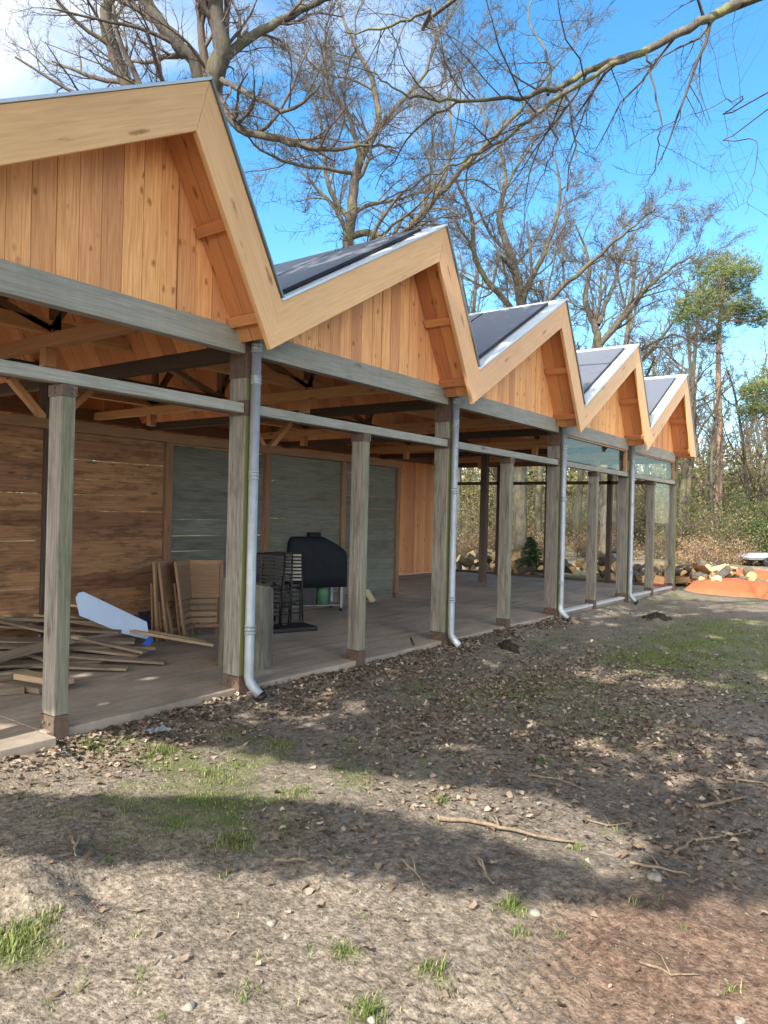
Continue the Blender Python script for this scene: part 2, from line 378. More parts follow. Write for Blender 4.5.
# roof body: zigzag prism with wooden underside
W=.225; outer=[]
for k in range(5): outer+=[Val(k),Apx(k)]
outer.append(e1)
outer=[np.array(o) for o in outer]
mb=MB()
for i in range(len(outer)-1):
    a,b=outer[i],outer[i+1]; ai,bi=a-W*SH,b-W*SH
    if i==len(outer)-2: bi=ai+(b-a)*((2.95-ai[1])/(b-a)[1])
    n0,n1=NF+.047,NROOF
    # top sheet
    mb.add([(a[0],n0,a[1]),(b[0],n0,b[1]),(b[0],n1,b[1]),(a[0],n1,a[1])],[(0,1,2,3)],0)
    # boards below, running along the slope... split in strips across n
    L=np.linalg.norm(b-a); nb=int((n1-n0)/.19); ws=(n1-n0)/nb
    for j in range(nb):
        y0,y1=n0+j*ws,n0+(j+1)*ws-.004
        o=random.random()*30
        vs=[(ai[0],y0,ai[1]),(ai[0],y1,ai[1]),(bi[0],y1,bi[1]),(bi[0],y0,bi[1])]
        mb.add(vs,[(0,1,2,3)],1,[(o,y0,o),(o,y1,o),(o+L,y1,o),(o+L,y0,o)])
    ui,vi=ai+.03*SH,bi+.03*SH
    mb.add([(ui[0],n0,ui[1]),(ui[0],n1,ui[1]),(vi[0],n1,vi[1]),(vi[0],n0,vi[1])],[(0,1,2,3)],0)
    for y in (n0,n1): mb.add([(a[0],y,a[1]),(b[0],y,b[1]),(bi[0],y,bi[1]),(ai[0],y,ai[1])],[(0,1,2,3)],1)
b,bi=outer[-1],bi
mb.add([(b[0],n0,b[1]),(b[0],n1,b[1]),(bi[0],n1,bi[1]),(bi[0],n0,bi[1])],[(0,1,2,3)],1)
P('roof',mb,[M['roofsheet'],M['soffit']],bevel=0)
# pale verge sheet on the sunny slopes and solar panels
dn=np.array([-.5,.866]); ds=np.array([.866,.5])
for k in range(5):
    v=Val(k)
    mb=MB()
    q=lambda s,h: tuple(v+ds*s+dn*h)
    mb.prism([q(.02,.004),q(2.83,.004),q(2.83,.016),q(.02,.016)],NF+.031,NF+.18); P('verge_sheet',mb,M['verge'],bevel=.002)
    pw=1.02
    for j in range(6):
        y0=NF+.16+j*(pw+.02); s0,s1=.20,2.60
        if y0+pw>NROOF: break
        mb=MB(); c0,c1=v+ds*s0+dn*.13,v+ds*s1+dn*.13
        L=s1-s0; h0,h1=.025,.055
        A=[(v+ds*s0+dn*h0),(v+ds*s1+dn*h0),(v+ds*s1+dn*h1),(v+ds*s0+dn*h1)]
        mb.prism([tuple(t) for t in A],y0,y0+pw)
        pan=P('solar_panel',mb,M['black'],bevel=.002)
        g=MB(); B0,B1=v+ds*(s0+.012)+dn*(h1+.002),v+ds*(s1-.012)+dn*(h1+.002)
        g.add([(B0[0],y0+.012,B0[1]),(B1[0],y0+.012,B1[1]),(B1[0],y0+pw-.012,B1[1]),(B0[0],y0+pw-.012,B0[1])],[(0,1,2,3)],0,[(0,0,0),(L,0,0),(L,pw,0),(0,pw,0)])
        P('cell_glass',g,M['solar'],pan,0)
    # ridge cap + rear verge
    mb=MB(); a=Apx(k); mb.prism([tuple(a+(-.14,-.14*.577+.02)),tuple(a+(0,.03)),tuple(a+(.06,-.075)),tuple(a+(.045,-.085)),tuple(a+(0,.012)),tuple(a+(-.14,-.14*.577+.008))],NF+.032,NROOF); P('ridge_cap',mb,M['verge'],bevel=0)
# soffit noggins on the steep side
for k in range(5):
    a=Apx(k)-W*SH; d=(Val(k+1)-Apx(k)); d=d/np.linalg.norm(d); nn=np.array([-.866,-.5])
    for s in (.72,1.44):
        c=a+d*s+nn*.026; mb=MB(); mb.beam((c[0],NF+.048,c[1]),(c[0],N0+.02,c[1]),.05,.085,(d[0],0,d[1])); P('soffit_noggin',mb,M['soffit'],bevel=.003)
    # soffit block in the valley
# gable cladding front and rear
def gable(k,n,th,zb):
    a=Apx(k)-(W+.002)*SH; v=Val(k)-(W+.002)*SH; v2=Val(k+1)-(W+.002)*SH
    def top(u): return v[1]+(u-v[0])*(a[1]-v[1])/(a[0]-v[0]) if u<a[0] else a[1]+(u-a[0])*(v2[1]-a[1])/(v2[0]-a[0])
    mb=MB(); u=v[0]; i=0
    while u<v2[0]-.02:
        w=.155+.02*random.random(); u1=min(u+w-.004-(.012 if random.random()<.12 else 0),v2[0])
        cuts=[u]+([a[0]] if u<a[0]<u1 else [])+[u1]
        tp=[(x,max(top(x),zb+.001)) for x in cuts]
        if max(z for _,z in tp)>zb+.01:
            dy=(random.random()-.5)*.005; o=random.random()*40
            poly=[(u,zb),(u1,zb)]+list(reversed(tp)); kx=len(poly)
            vs=[(x,n+dy,z) for x,z in poly]+[(x,n+th+dy,z) for x,z in poly]
            gcs=[(z+o,x+o*2,y) for x,y,z in vs]
            fs=[tuple(range(kx)),tuple(range(2*kx-1,kx-1,-1))]+[(j,j+kx,(j+1)%kx+kx,(j+1)%kx) for j in range(kx)]
            mb.add(vs,fs,0,gcs)
        u+=w; i+=1
    return mb
for k in range(5): P('gable_cladding',gable(k,N0+.03,.022,3.027),M['clad'],bevel=0)
for k in range(5): P('rear_cladding',gable(k,NREAR+.11,.022,2.30),M['clad'],bevel=0)
# dark backing battens behind the front gables so that joints read dark
# downpipes
for k in range(1,5):
    u,n=MP[k]+.055,N0-.058; r=.041
    mb=MB(); mb.tube([(u,n,2.97),(u,n,.10),(u+.005,n-.012,.06),(u+.02,n-.06,0.0),(u+.04,n-.115,-.055)],r,16); dp=P('downpipe',mb,M['zinc'],bevel=0)
    for z in (2.87,2.60,1.80,.50):
        c=MB(); c.tube([(u,n,z-.037),(u,n,z-.036),(u,n,z-.024),(u,n,z-.022),(u,n,z-.008),(u,n,z-.006),(u,n,z+.006),(u,n,z+.008),(u,n,z+.022),(u,n,z+.024),(u,n,z+.036),(u,n,z+.037)],[r+.001,r+.006,r+.006,r+.001,r+.001,r+.006,r+.006,r+.001,r+.001,r+.006,r+.006,r+.001],16); P('pipe_collar',c,M['zinc'],dp,0)
    e=MB(); e.tube([(u+.036,n-.103,-.044),(u+.046,n-.132,-.072)],r+.007,16); P('pipe_boot',e,M['black'],dp,0)
# back row, n = 7.7
for i,u in enumerate((MP[0],2.65,MP[1]-.06,5.86,MP[2]-.02,9.30,MP[3]-.02)):
    main=i in (0,2); dk=M['darkbeam'] if main else M['brownpost']
    w=.16 if main else .10
    mk_post(u,NMID,w,w,2.33 if not main else 2.98,dk,i==6)
    if i in (2,4):
        for sx in (-1,1):
            mb=MB(); mb.beam((u+w/2+sx*.06,NMID+.05,2.42),(u+w/2+sx*.46,NMID+.05,2.82),.07,.09,(0,1,0)); P('knee_brace',mb,M['newbeam'])
mk_post(MP[4]-.03,NMID,.14,.14,2.98,M['darkbeam'])
mb=MB(); mb.box((U0,NMID-.01,2.33),(10.96,NMID+.12,2.44)); P('wall_beam',mb,M['brownpost'])
mb=MB(); mb.box((U0,NMID-.01,2.83),(17.38,NMID+.13,3.02)); P('wall_beam',mb,M['darkbeam'])
mb=MB(); mb.box((U0,NREAR-.02,2.83),(17.38,NREAR+.10,3.02)); P('wall_beam',mb,M['brownpost'])
mb=MB(); mb.box((U0,6.13,2.98),(17.36,6.23,3.10)); P('purlin_beam',mb,M['newbeam'])
mb=MB(); mb.box((U0,9.13,2.98),(17.36,9.23,3.10)); P('purlin_beam',mb,M['newbeam'])
def boards(u0,u1,n,mat,z1=2.325):
    mb=MB(); z=.02
    while z<z1-.03:
        h=.15+.08*random.random(); top=min(z+h,z1); gap=.0 if random.random()<.6 else .006
        t=(random.random()-.5)*(.007 if gap else .001); dn_=random.random()*.012
        mb.beam((u0,n+.03+dn_,(z+top)/2+t),(u1,n+.03+dn_,(z+top)/2-t),.028,top-z-gap)
        z+=h
    return mb
for u0,u1,mt in ((U0+.15,2.64,'wallbrown'),(2.76,4.275,'wallbrown'),(4.36,5.85,'wallbrown'),(5.97,7.55,'wallgrey'),(7.69,9.29,'wallgrey'),(9.41,10.81,'wallgrey')):
    P('wall_boards',boards(u0,u1,NMID+.02,None),M[mt],bevel=.002)
# transverse ties and trusses
for k,u in enumerate(MP):
    mb=MB(); mb.box((u+.02,N0+.19,2.80),(u+.12,NREAR-.02,2.98),1); P('tie_beam',mb,M['darkbeam'])
for k in range(5):
    u=Apx(k)[0]-.12
    mb=MB(); mb.box((u-.045,N0+.11,2.86),(u+.045,NREAR-.02,2.975),1); P('tie_beam',mb,M['newbeam'])
    for n in (6.18,9.18):
        mb=MB(); mb.box((u-.05,n-.05,2.70),(u+.05,n+.05,2.858),2); P('hanger_block',mb,M['newbeam'])
    for n in (6.18,7.76,9.18):
        base=np.array([u,3.08]); a=Apx(k)-.30*SH
        for tgt in (Val(k)+(Apx(k)-Val(k))*.42-.25*SH, Apx(k)+(Val(k+1)-Apx(k))*.45-.25*SH):
            mb=MB(); mb.beam((u,n,3.02),(tgt[0],n,tgt[1]),.06,.10,(0,1,0)); P('strut',mb,M['brownpost'])
        mb=MB(); mb.beam((u+.06,n,3.02),(a[0],n,a[1]+.03),.06,.10,(0,1,0)); P('strut',mb,M['brownpost'])
    # purlins under the 30 degree slope
    v=Val(k)-W*SH
    for s in (.75,1.6,2.35):
        c=v+ds*s-dn*.05; mb=MB(); mb.beam((c[0],N0+.06,c[1]),(c[0],NREAR,c[1]),.07,.10,(dn[0],0,dn[1])); P('purlin',mb,M['newbeam'])
# glazed room: front transoms and panes, end wall
def pane(lo,hi):
    mb=MB(); mb.box(lo,hi); return P('window_pane',mb,M['glass'],bevel=0)
for k in (3,4):
    a,b=MP[k]+.16,MP[k+1]-.02
    pane((a+.02,N0+.045,2.425),(b-.06,N0+.053,2.80))
    mb=MB(); mb.box((a,N0+.02,2.79),(b,N0+.085,2.817)); mb.box((b-.065,N0+.02,2.407),(b,N0+.085,2.788),2); P('window_frame',mb,M['frame'])
    m=U0+HALF+MOD*k
    if k==4: pane((m+.12,N0+.06,.07),(b,N0+.068,2.30))
    else: pane((a+.05,N0+.22,.03),(a+.058,N0+1.05,2.28))
    mb=MB(); mb.box((a,N0+.01,.002),(m-.012,N0+.12,.04)); mb.box((m+.105,N0+.01,.002),(b,N0+.12,.04)); P('window_sill',mb,M['sill'])
UE=17.33
for n in (6.13,7.7,9.05,10.48): 
    mb=MB(); mb.box((UE,n,0.0),(UE+.11,n+.11,2.82),2); P('post',mb,M['darkbeam'])
mb=MB(); mb.box((UE,N0+.2,2.33),(UE+.10,NREAR,2.41),1); P('rail',mb,M['darkbeam'])
mb=MB(); mb.box((UE,N0+.2,2.822),(UE+.11,NREAR,3.02),1); P('top_beam',mb,M['brownpost'])
mb=MB(); mb.box((UE+.02,N0+.2,.002),(UE+.09,NREAR,.06),1); P('window_sill',mb,M['darkbeam'])
ns=[N0+.2,6.13,7.7,9.05,10.48]
for i in range(4):
    pane((UE+.05,ns[i]+.11,.07),(UE+.058,ns[i+1],2.32)); pane((UE+.05,ns[i]+.11,2.42),(UE+.058,ns[i+1],2.815))
mb=MB(); u=10.95
while u<17.3:
    mb.box((u,NREAR-.05,.02),(u+.115,NREAR-.028,2.82),2); u+=.12
P('rear_boarding',mb,M['soffit'],bevel=.002)
# end gable infill on the far end wall? (open: steep slope closes it)

# ------------------------------------------------------------------ things in the pavilion
def free(name,mb,mat,label,cat,group=None,bevel=.002):
    o=mb.build(name,mat,None,bevel); return tag(o,label,cat,group)
# loose planks: (x,y,z left)->(x,y,z right), width, thickness
PL=[((-40,612,.40),(145,652,.10),.10,.025,'plank','warped grey plank on top of the heap behind the first post'),
 ((-30,598,.46),(94,607,.42),.03,.025,'paleplank','thin pale batten lying along the top of the plank heap'),
 ((-30,604,.42),(214,645,.07),.055,.03,'paleplank','long pale batten reaching out from the heap to the log stump'),
 ((-20,600,.42),(205,642,.06),.05,.03,'paleplank','second pale batten lying beside the longest one'),
 ((-20,610,.33),(93,644,.10),.045,.03,'paleplank','short pale batten sloping down across the front of the heap'),
 ((-60,640,.20),(135,641,.16),.16,.028,'plank','wide grey board in the middle of the heap'),
 ((-60,632,.24),(140,655,.07),.14,.025,'plank','brown board slanting out of the heap'),
 ((-50,655,.13),(120,655,.03),.15,.025,'plank','dark board low in the heap'),
 ((-50,648,.17),(165,662,.03),.12,.022,'plank','thin dark board whose tip reaches furthest over the floor'),
 ((-60,672,.12),(70,640,.22),.15,.028,'plank','grey board rising across the front of the heap'),
 ((-30,682,.05),(30,672,.05),.16,.03,'plank','broken board end at the front of the heap'),
 ((22,675,.06),(66,682,.06),.17,.05,'paleplank','short pale plank offcut lying in front of the heap'),
 ((5,684,.03),(45,690,.03),.12,.04,'plank','thick grey offcut at the near foot of the heap'),
 ((-10,692,.03),(24,689,.03),.10,.045,'plank','stubby beam offcut nearest to the camera at the heap'),
 ((-70,622,.30),(120,632,.22),.12,.025,'plank','weathered board under the pale battens'),
 ((-70,646,.22),(110,646,.13),.14,.025,'plank','dark brown board buried under the wide grey one'),
 ((-60,615,.36),(100,622,.30),.11,.03,'plank','grey board high in the heap with a square cut end'),
 ((-50,626,.27),(60,664,.08),.09,.03,'plank','narrow board slanting steeply down the front of the heap'),
 ((-40,640,.24),(155,648,.08),.07,.028,'plank','slim brown batten ending near the blue strap'),
 ((-70,668,.10),(100,660,.05),.15,.024,'plank','split grey board near the floor at the left of the heap'),
 ((-70,662,.08),(128,668,.03),.13,.022,'plank','flat grey board lying on the floor under the heap')]
for (x0,y0,z0),(x1,y1,z1),w,t,mt,lab in PL:
    a,b=on_z(x0,y0,z0),on_z(x1,y1,z1)
    mb=MB(); mb.beam(a,b,w,t,(.05,-.12,1)); free('plank',mb,M[mt],lab,'plank','planks heaped on the pavilion floor')
# pale blue sheet
poly=[(76,598),(79,593),(84,592),(147,622),(150,640),(124,634),(80,616),(78,608)]
pts=[on_n(x,y,6.85) for x,y in poly]
mb=MB(); k=len(pts); back=[p+np.array([.02,.045,0]) for p in pts]
mb.add(pts+back,[tuple(reversed(range(k))),tuple(range(k,2*k))]+[(i,(i+1)%k,(i+1)%k+k,i+k) for i in range(k)])
sh=local_thing('foam_sheet','pale blue tapered sheet leaning on the plank heap','sheet')
mb.build('sheet_panel',M['bluesheet'],sh,.006)
c=on_n(147,641,6.83); mb=MB(); mb.beam(c+np.array([-.04,0,-.05]),c+np.array([.06,.0,.02]),.02,.07,(0,0,1)); mb.build('strap',M['strap'],sh,.005)
# navy crate
p=on_z(170,636,0); cr=local_thing('storage_crate','small navy plastic crate between the blue sheet and the folded chairs','crate',tuple(p+np.array([0.05,.25,0])))
mb=MB(); mb.box((-.2,-.14,0),(.2,.14,.23)); mb.box((-.215,-.155,.23),(.215,.155,.26)); mb.build('crate_body',M['navy'],cr,.01)
mb=MB(); mb.box((-.06,-.165,.17),(.06,-.142,.20)); mb.build('handle',M['black'],cr,.004)
# folded wooden chairs
def folded_chair(label,loc,rz,lean,first=None):
    if first is not None:
        r=dup(first,loc,rz,1,label); r.rotation_euler=(lean,0,rz); return r
    t=local_thing('folding_chair',label,'folding chair',loc,rz,'wooden folding chairs leaning on the back wall'); t.rotation_euler=(lean,0,rz)
    f=MB()
    for s in (-.21,.21): f.beam((s,0,0),(s,0,.90),.045,.03,(0,1,0))
    f.beam((-.21,0,.88),(.21,0,.88),.05,.03,(0,1,0)); f.beam((-.19,0,.12),(.19,0,.12),.04,.03,(0,1,0))
    f.build('chair_frame',M['chairwood'],t,.006)
    b=MB(); b.box((-.185,-.008,.45),(.185,.008,.86),0); b.build('backrest',M['chairwood'],t,.003)
    s_=MB()
    for i in range(5): s_.box((-.17,.035,.16+i*.075),(.17,.055,.215+i*.075),0)
    s_.build('seat',M['chairwood'],t,.003)
    l=MB()
    for s in (-.17,.17): l.beam((s,.075,0),(s,.06,.66),.04,.028,(0,1,0))
    l.beam((-.17,.07,.2),(.17,.07,.2),.03,.03,(0,1,0)); l.build('rear_legs',M['chairwood'],t,.005)
    return t
w0=on_z(203,636,0)
fc=None
for i,(dx,dy,rz,lean,lab) in enumerate(((0,0,-36,-10,'folded wooden chair at the right end of the leaning row, its plywood back showing'),
  (-.13,.03,28,-9,'folded wooden chair second from the right in the leaning row'),(-.24,.06,20,-14,'folded wooden chair in the middle of the leaning row, tilted furthest'),
  (-.33,.10,30,-8,'folded wooden chair second from the left in the leaning row'),(-.42,.13,24,-4,'folded wooden chair at the left end of the leaning row'))):
    o=folded_chair(lab,(w0[0]+dx,w0[1]+dy,0.0),R(rz),R(lean),fc); fc=fc or o
# stump
c=on_z(240,668,0)+np.array([.17,.08,0]); st=local_thing('log_stump','upright grey tree log standing behind the mossy post with the downpipe','log',tuple(c))
mb=MB(); ns_=28; rows=9; vs=[];g=[]
for j in range(rows):
    z=.80*j/(rows-1)
    for i in range(ns_):
        a=2*math.pi*i/ns_; r=.245+.03*math.sin(3*a+1)+.014*math.sin(13*a)+.012*math.sin(7*a+z*2)+.006*random.random(); r*=1.06-.1*j/(rows-1)
        zz=z+(.05*math.cos(a-2.6) if j==rows-1 else 0)
        vs.append((r*math.cos(a),r*math.sin(a),zz)); g.append((z,a*.25,0))
fs=[(j*ns_+i,j*ns_+(i+1)%ns_,(j+1)*ns_+(i+1)%ns_,(j+1)*ns_+i) for j in range(rows-1) for i in range(ns_)]
mb.add(vs,fs,0,g,.5,True); mb.add(vs[-ns_:],[tuple(range(ns_))],0,[(0,x*3,y*3) for x,y,_ in vs[-ns_:]],.9); mb.build('log_body',M['stump'],st)
# small pale block on the log
# black slatted bistro chairs
def bistro(label,loc,rz,lean,slat,first=None):
    if first is not None:
        r=dup(first,loc,rz,1,label); r.rotation_euler=(lean,0,rz); return r
    t=local_thing('bistro_chair',label,'folding chair',loc,rz,'black folding garden chairs by the barbecue'); t.rotation_euler=(lean,0,rz)
    f=MB()
    for s in (-.2,.2): f.tube([(s,0,0),(s,.0,.55),(s*.95,.02,.95)],.011,6)
    f.tube([(-.19,.02,.95),(.19,.02,.95)],.011,6); f.tube([(-.2,0,.12),(.2,0,.12)],.009,6)
    for s in (-.17,.17): f.tube([(s,.05,0),(s*1.05,.0,.35),(s,.06,.66)],.010,6)
    for z in (.2,.42): f.tube([(-.2,.02,z),(0,.0,z+.1),(.2,.02,z)],.007,5); f.tube([(-.2,.02,z+.12),(0,.03,z-.02),(.2,.02,z+.12)],.007,5)
    f.build('chair_frame',M['black'],t)
    s_=MB()
    for i in range(8): s_.box((-.185,-.02,.56+i*.048),(.185,-.006,.588+i*.048),0)
    s_.build('slats',M[slat],t,.002)
    l=MB()
    for i in range(7): l.box((-.18,.03,.12+i*.06),(.18,.042,.15+i*.06),0)
    l.build('seat',M['black'],t,.002)
    return t
w0=on_z(288,622,0)
M['slatgrey']=wood('slat_wood',(.32,.29,.25),(.2,.18,.15),vary=.1)
b1=bistro('folded black metal garden chair with pale slatted back beside the barbecue',(w0[0],w0[1],0),R(-35),R(-8),'slatgrey')
b2=bistro('folded black garden chair just left of the pale slatted one',(w0[0]-.22,w0[1]+.02,0),R(-50),R(-10),'black')
bistro('folded black garden chair furthest left, half behind the downpipe',(w0[0]-.36,w0[1]+.06,0),R(-58),R(-12),'black',b2)
# black base plate on floor
c=on_z(285,630,0); pb=local_thing('parasol_base','flat black parasol base lying on the floor in front of the garden chairs','parasol base',(c[0],c[1],0),R(-20))
mb=MB(); mb.box((-.36,-.22,0.0),(.36,.22,.055)); mb.build('base_plate',M['black'],pb,.015)
mb=MB(); mb.tube([(-.02,0,.055),(-.02,0,.09)],.04,12); mb.build('pole_socket',M['black'],pb)
# barbecue
c=on_z(318,612,0); bq=local_thing('barbecue','gas barbecue under a black fabric cover, green bottle below','barbecue',(c[0]+.12,c[1]+.22,0),R(-30))
def loft(mb,secs,mat=0):
    k=len(secs[0]); vs=[p for s in secs for p in s]; fs=[(j*k+i,j*k+(i+1)%k,(j+1)*k+(i+1)%k,(j+1)*k+i) for j in range(len(secs)-1) for i in range(k)]
    fs+=[tuple(reversed(range(k))),tuple(range((len(secs)-1)*k,len(secs)*k))]
    mb.add(vs,fs,mat,None,.5,True)
def rrect(x0,x1,y0,y1,z,r=.06,n=4,wob=0.):
    out=[]
    for cx,cy,a0 in ((x1-r,y1-r,0),(x0+r,y1-r,90),(x0+r,y0+r,180),(x1-r,y0+r,270)):
        for i in range(n+1):
            a=R(a0+90*i/n); out.append((cx+r*math.cos(a)+wob*(random.random()-.5),cy+r*math.sin(a)+wob*(random.random()-.5),z+wob*.5*(random.random()-.5)))
    return out
mb=MB(); loft(mb,[rrect(-.50,.46,-.30,.30,.38,.05,4,.02),rrect(-.50,.46,-.30,.30,.55,.06,4,.02),rrect(-.49,.46,-.30,.30,.75,.06,4,.02),rrect(-.48,.45,-.30,.30,.88,.06,4,.02),rrect(-.475,.40,-.29,.30,.95,.06,4,.01),rrect(-.46,.26,-.27,.29,1.04,.06,4,.01),rrect(-.44,.15,-.25,.28,1.10,.06,4,.01),rrect(-.40,.10,-.20,.24,1.13,.06,4)])
mb.build('fabric_cover',M['cover'],bq)
mb=MB(); loft(mb,[rrect(-.10,.10,-.06,.10,1.10,.03),rrect(-.10,.10,-.06,.10,1.19,.03)]); mb.build('hood_handle',M['cover'],bq)
mb=MB(); mb.box((-.44,-.24,.10),(-.02,.24,.45)); mb.build('cabinet',M['black'],bq,.01)
for x,y in ((-.42,-.22),(.38,-.22),(-.42,.22),(.38,.22)):
    mb=MB(); mb.box((x-.02,y-.02,.05),(x+.02,y+.02,.45),2); l=mb.build('leg',M['trim'],bq,.003)
    mb=MB(); mb.tube([(x-.018,y,.03),(x+.018,y,.03)],.03,10); mb.build('castor',M['black'],bq)
mb=MB(); mb.box((-.42,-.22,.085),(.40,.22,.10)); mb.build('bottom_shelf',M['trim'],bq,.003)
mb=MB(); mb.tube([(.13,-.05,.10),(.13,-.05,.34),(.13,-.05,.38),(.13,-.05,.40)],[.10,.10,.07,.03],14); mb.build('gas_bottle',M['greybottle'],bq)
mb=MB(); mb.box((-.06,-.272,1.03),(.05,-.262,1.075)); 
lb=MB(); lb.beam((-.10,-.205,1.092),(.0,-.205,1.092),.05,.004,(0,-.6,.8)); lb.build('sewn_tag',plain('pale_tag',(.5,.52,.55),.6),bq)
# leaning offcut
a=on_z(373,602,0); mb=MB(); mb.beam(a,(a[0]-.12,a[1]+.25,.42),.14,.03,(0,-1,.4)); free('board_offcut',mb,M['paleplank'],'pale board offcut leaning behind the slim post right of the barbecue','offcut')
# ground pipe stub
a=on_z(416,655,-.11); mb=MB(); mb.tube([a+np.array([0,0,-.05]),a+np.array([-.01,.0,.06]),a+np.array([-.06,.04,.20])],.013,8); free('cable_conduit',mb,M['black'],'black cable conduit stub sticking out of the soil by the floor edge','conduit',bevel=0)

# ------------------------------------------------------------------ GROUND
def height(x,y):
    h=-.125+.075*(1+.25*(x<2.7))*np.exp(-(np.maximum(np.where(x<2.67,4.56,4.70)-y,0)/.25)**2)*(x>.5)*(x<19)*(.7+.6*fbm(x*2,y*2,2,77))+.05*(fbm(x*.35,y*.35,3,3)-.5)+.035*(fbm(x*1.3,y*1.3,3,5)-.5)
    near=np.exp(-(np.hypot(x-2.5,y-1.5)/6)**2)
    h=h+near*(.030*(fbm(x*5,y*5,4,9)-.5)+.013*(fbm(x*19,y*19,3,12)-.5)+.008*(fbm(x*43,y*43,2,14)-.5))
    far=np.clip((np.hypot(x,y)-25)/60,0,1); h=h+far*1.2*fbm(x*.03,y*.03,3,31)
    def bump(px,py,amp,sx,sy=None):
        p=on_z(px,py,-.12); return amp*np.exp(-((x-p[0])/sx)**2-((y-p[1])/(sy or sx))**2)
    rough=.6+.8*fbm(x*9,y*9,3,21)
    h=h+rough*(bump(508,652,.11,.16,.22)+bump(657,621,.13,.2,.25)+bump(690,690,.05,.2,.3)+bump(550,690,.05,.1,.16))
    h=h+rough*(bump(45,880,.07,.22,.3)-bump(95,888,.06,.09,.16)+bump(20,900,.05,.12,.2)+bump(440,585,.03,.3))
    # tyre track
    a=on_z(455,1020,-.12); b=on_z(612,880,-.12); d=b-a; L=np.hypot(d[0],d[1]); dx,dy=d[0]/L,d[1]/L
    s=(x-a[0])*dx+(y-a[1])*dy; t=-(x-a[0])*dy+(y-a[1])*dx
    m=np.exp(-(t/.17)**4)*np.clip((s+.6)/.3,0,1)*np.clip((L*1.0-s)/.35,0,1)
    lug=np.sin((s+np.abs(t)*.7)*2*np.pi/.065)*.5+.5
    h=h-m*.022+m*.016*(lug>.45)*(np.abs(t)>.03)
    h=h+.012*np.exp(-((np.abs(t)-.21)/.04)**2)*np.clip((s+.6)/.3,0,1)*np.clip((L-s)/.35,0,1)
    under=(x>.95)&(x<17.7)&(y>np.where(x<2.67,N0-.02,N0+.10))&(y<NREAR+.2); h=np.where(under,-.32,h)
    return h
def axis(lo,f0,f1,hi,step,gr=1.12):
    a=list(np.arange(f0,f1,step)); s=step; x=f0
    left=[]
    while x>lo: s=min(s*gr,12); x-=s; left.append(x)
    s=step; x=a[-1]; right=[]
    while x<hi: s=min(s*gr,12); x+=s; right.append(x)
    return np.array(left[::-1]+a+right)
xs=axis(-160,.9,4.4,260,.017,1.035); ys=axis(-200,-.3,4.72,260,.02,1.05)
X,Y=np.meshgrid(xs,ys,indexing='ij'); Z=height(X,Y)
V=np.stack([X,Y,Z],-1).reshape(-1,3); nx,ny=len(xs),len(ys)
idx=np.arange(nx*ny).reshape(nx,ny); Fq=np.stack([idx[:-1,:-1],idx[1:,:-1],idx[1:,1:],idx[:-1,1:]],-1).reshape(-1,4)
# cover masks (moss/grass, litter, dry)
GR=[(120,745,.35,.25,.8),(260,760,.4,.4,.7),(90,800,.3,.3,.6),(430,690,.8,.5,.6),(350,745,.5,.4,.5),(200,800,.6,.8,.85),(165,755,.3,.6,.8),(120,830,.3,.4,.6),(330,770,.3,.5,.6),(520,690,1.4,.9,.7),(600,720,1.4,.8,.5),(700,650,2.5,1.4,.85),(420,760,.6,.5,.45),(660,660,1.2,.9,1.),(760,690,.8,.8,.7),(560,640,1.5,.5,.5),(400,650,.9,.25,.4),(20,940,.16,.2,1.),(510,905,.1,.12,.7),(345,945,.09,.1,.7),(440,970,.08,.1,.6),(370,1000,.08,.08,.7),(330,690,.3,.3,.4),(730,630,2.,1.2,.8),(470,640,.6,.3,.4),(600,750,.6,.4,.35),(240,735,.3,.3,.6)]
LT=[(330,690,.8,.35,1.),(200,735,.6,.25,1.),(420,670,.9,.3,1.),(500,690,1.,.7,.9),(560,740,.8,.7,1.),(440,720,.8,.6,.8),(640,740,.9,.9,.9),(300,705,.5,.3,1.),(110,760,.3,.2,.8),(560,670,1.2,.6,.7),(700,760,.8,.7,.7),(20,775,.3,.2,.8),(330,830,.3,.4,.35),(620,690,1.6,1.0,.55),(480,790,.5,.5,.4),(700,830,.5,.4,.5)]
def mask(x,y,L):
    m=0
    for px,py,sx,sy,a in L:
        p=on_z(px,py,-.12); m=np.maximum(m,a*np.exp(-((x-p[0])/sx)**2-((y-p[1])/sy)**2))
    return m
gm=mask(X,Y,GR); lm=mask(X,Y,LT)
farm=np.clip((np.hypot(X,Y)-9)/10,0,1); gm=np.maximum(gm,farm*.75*fbm(X*.4,Y*.4,3,41)*1.3); lm=np.maximum(lm,np.clip((np.hypot(X,Y)-14)/10,0,1)*.8)
gm=np.clip(gm*(.05+1.5*fbm(X*6,Y*6,4,51)),0,1); lm=np.clip(lm*(.35+1.2*fbm(X*3,Y*3,4,61)),0,1)
p1,p2=on_z(0,1000,-.12),on_z(700,930,-.12)
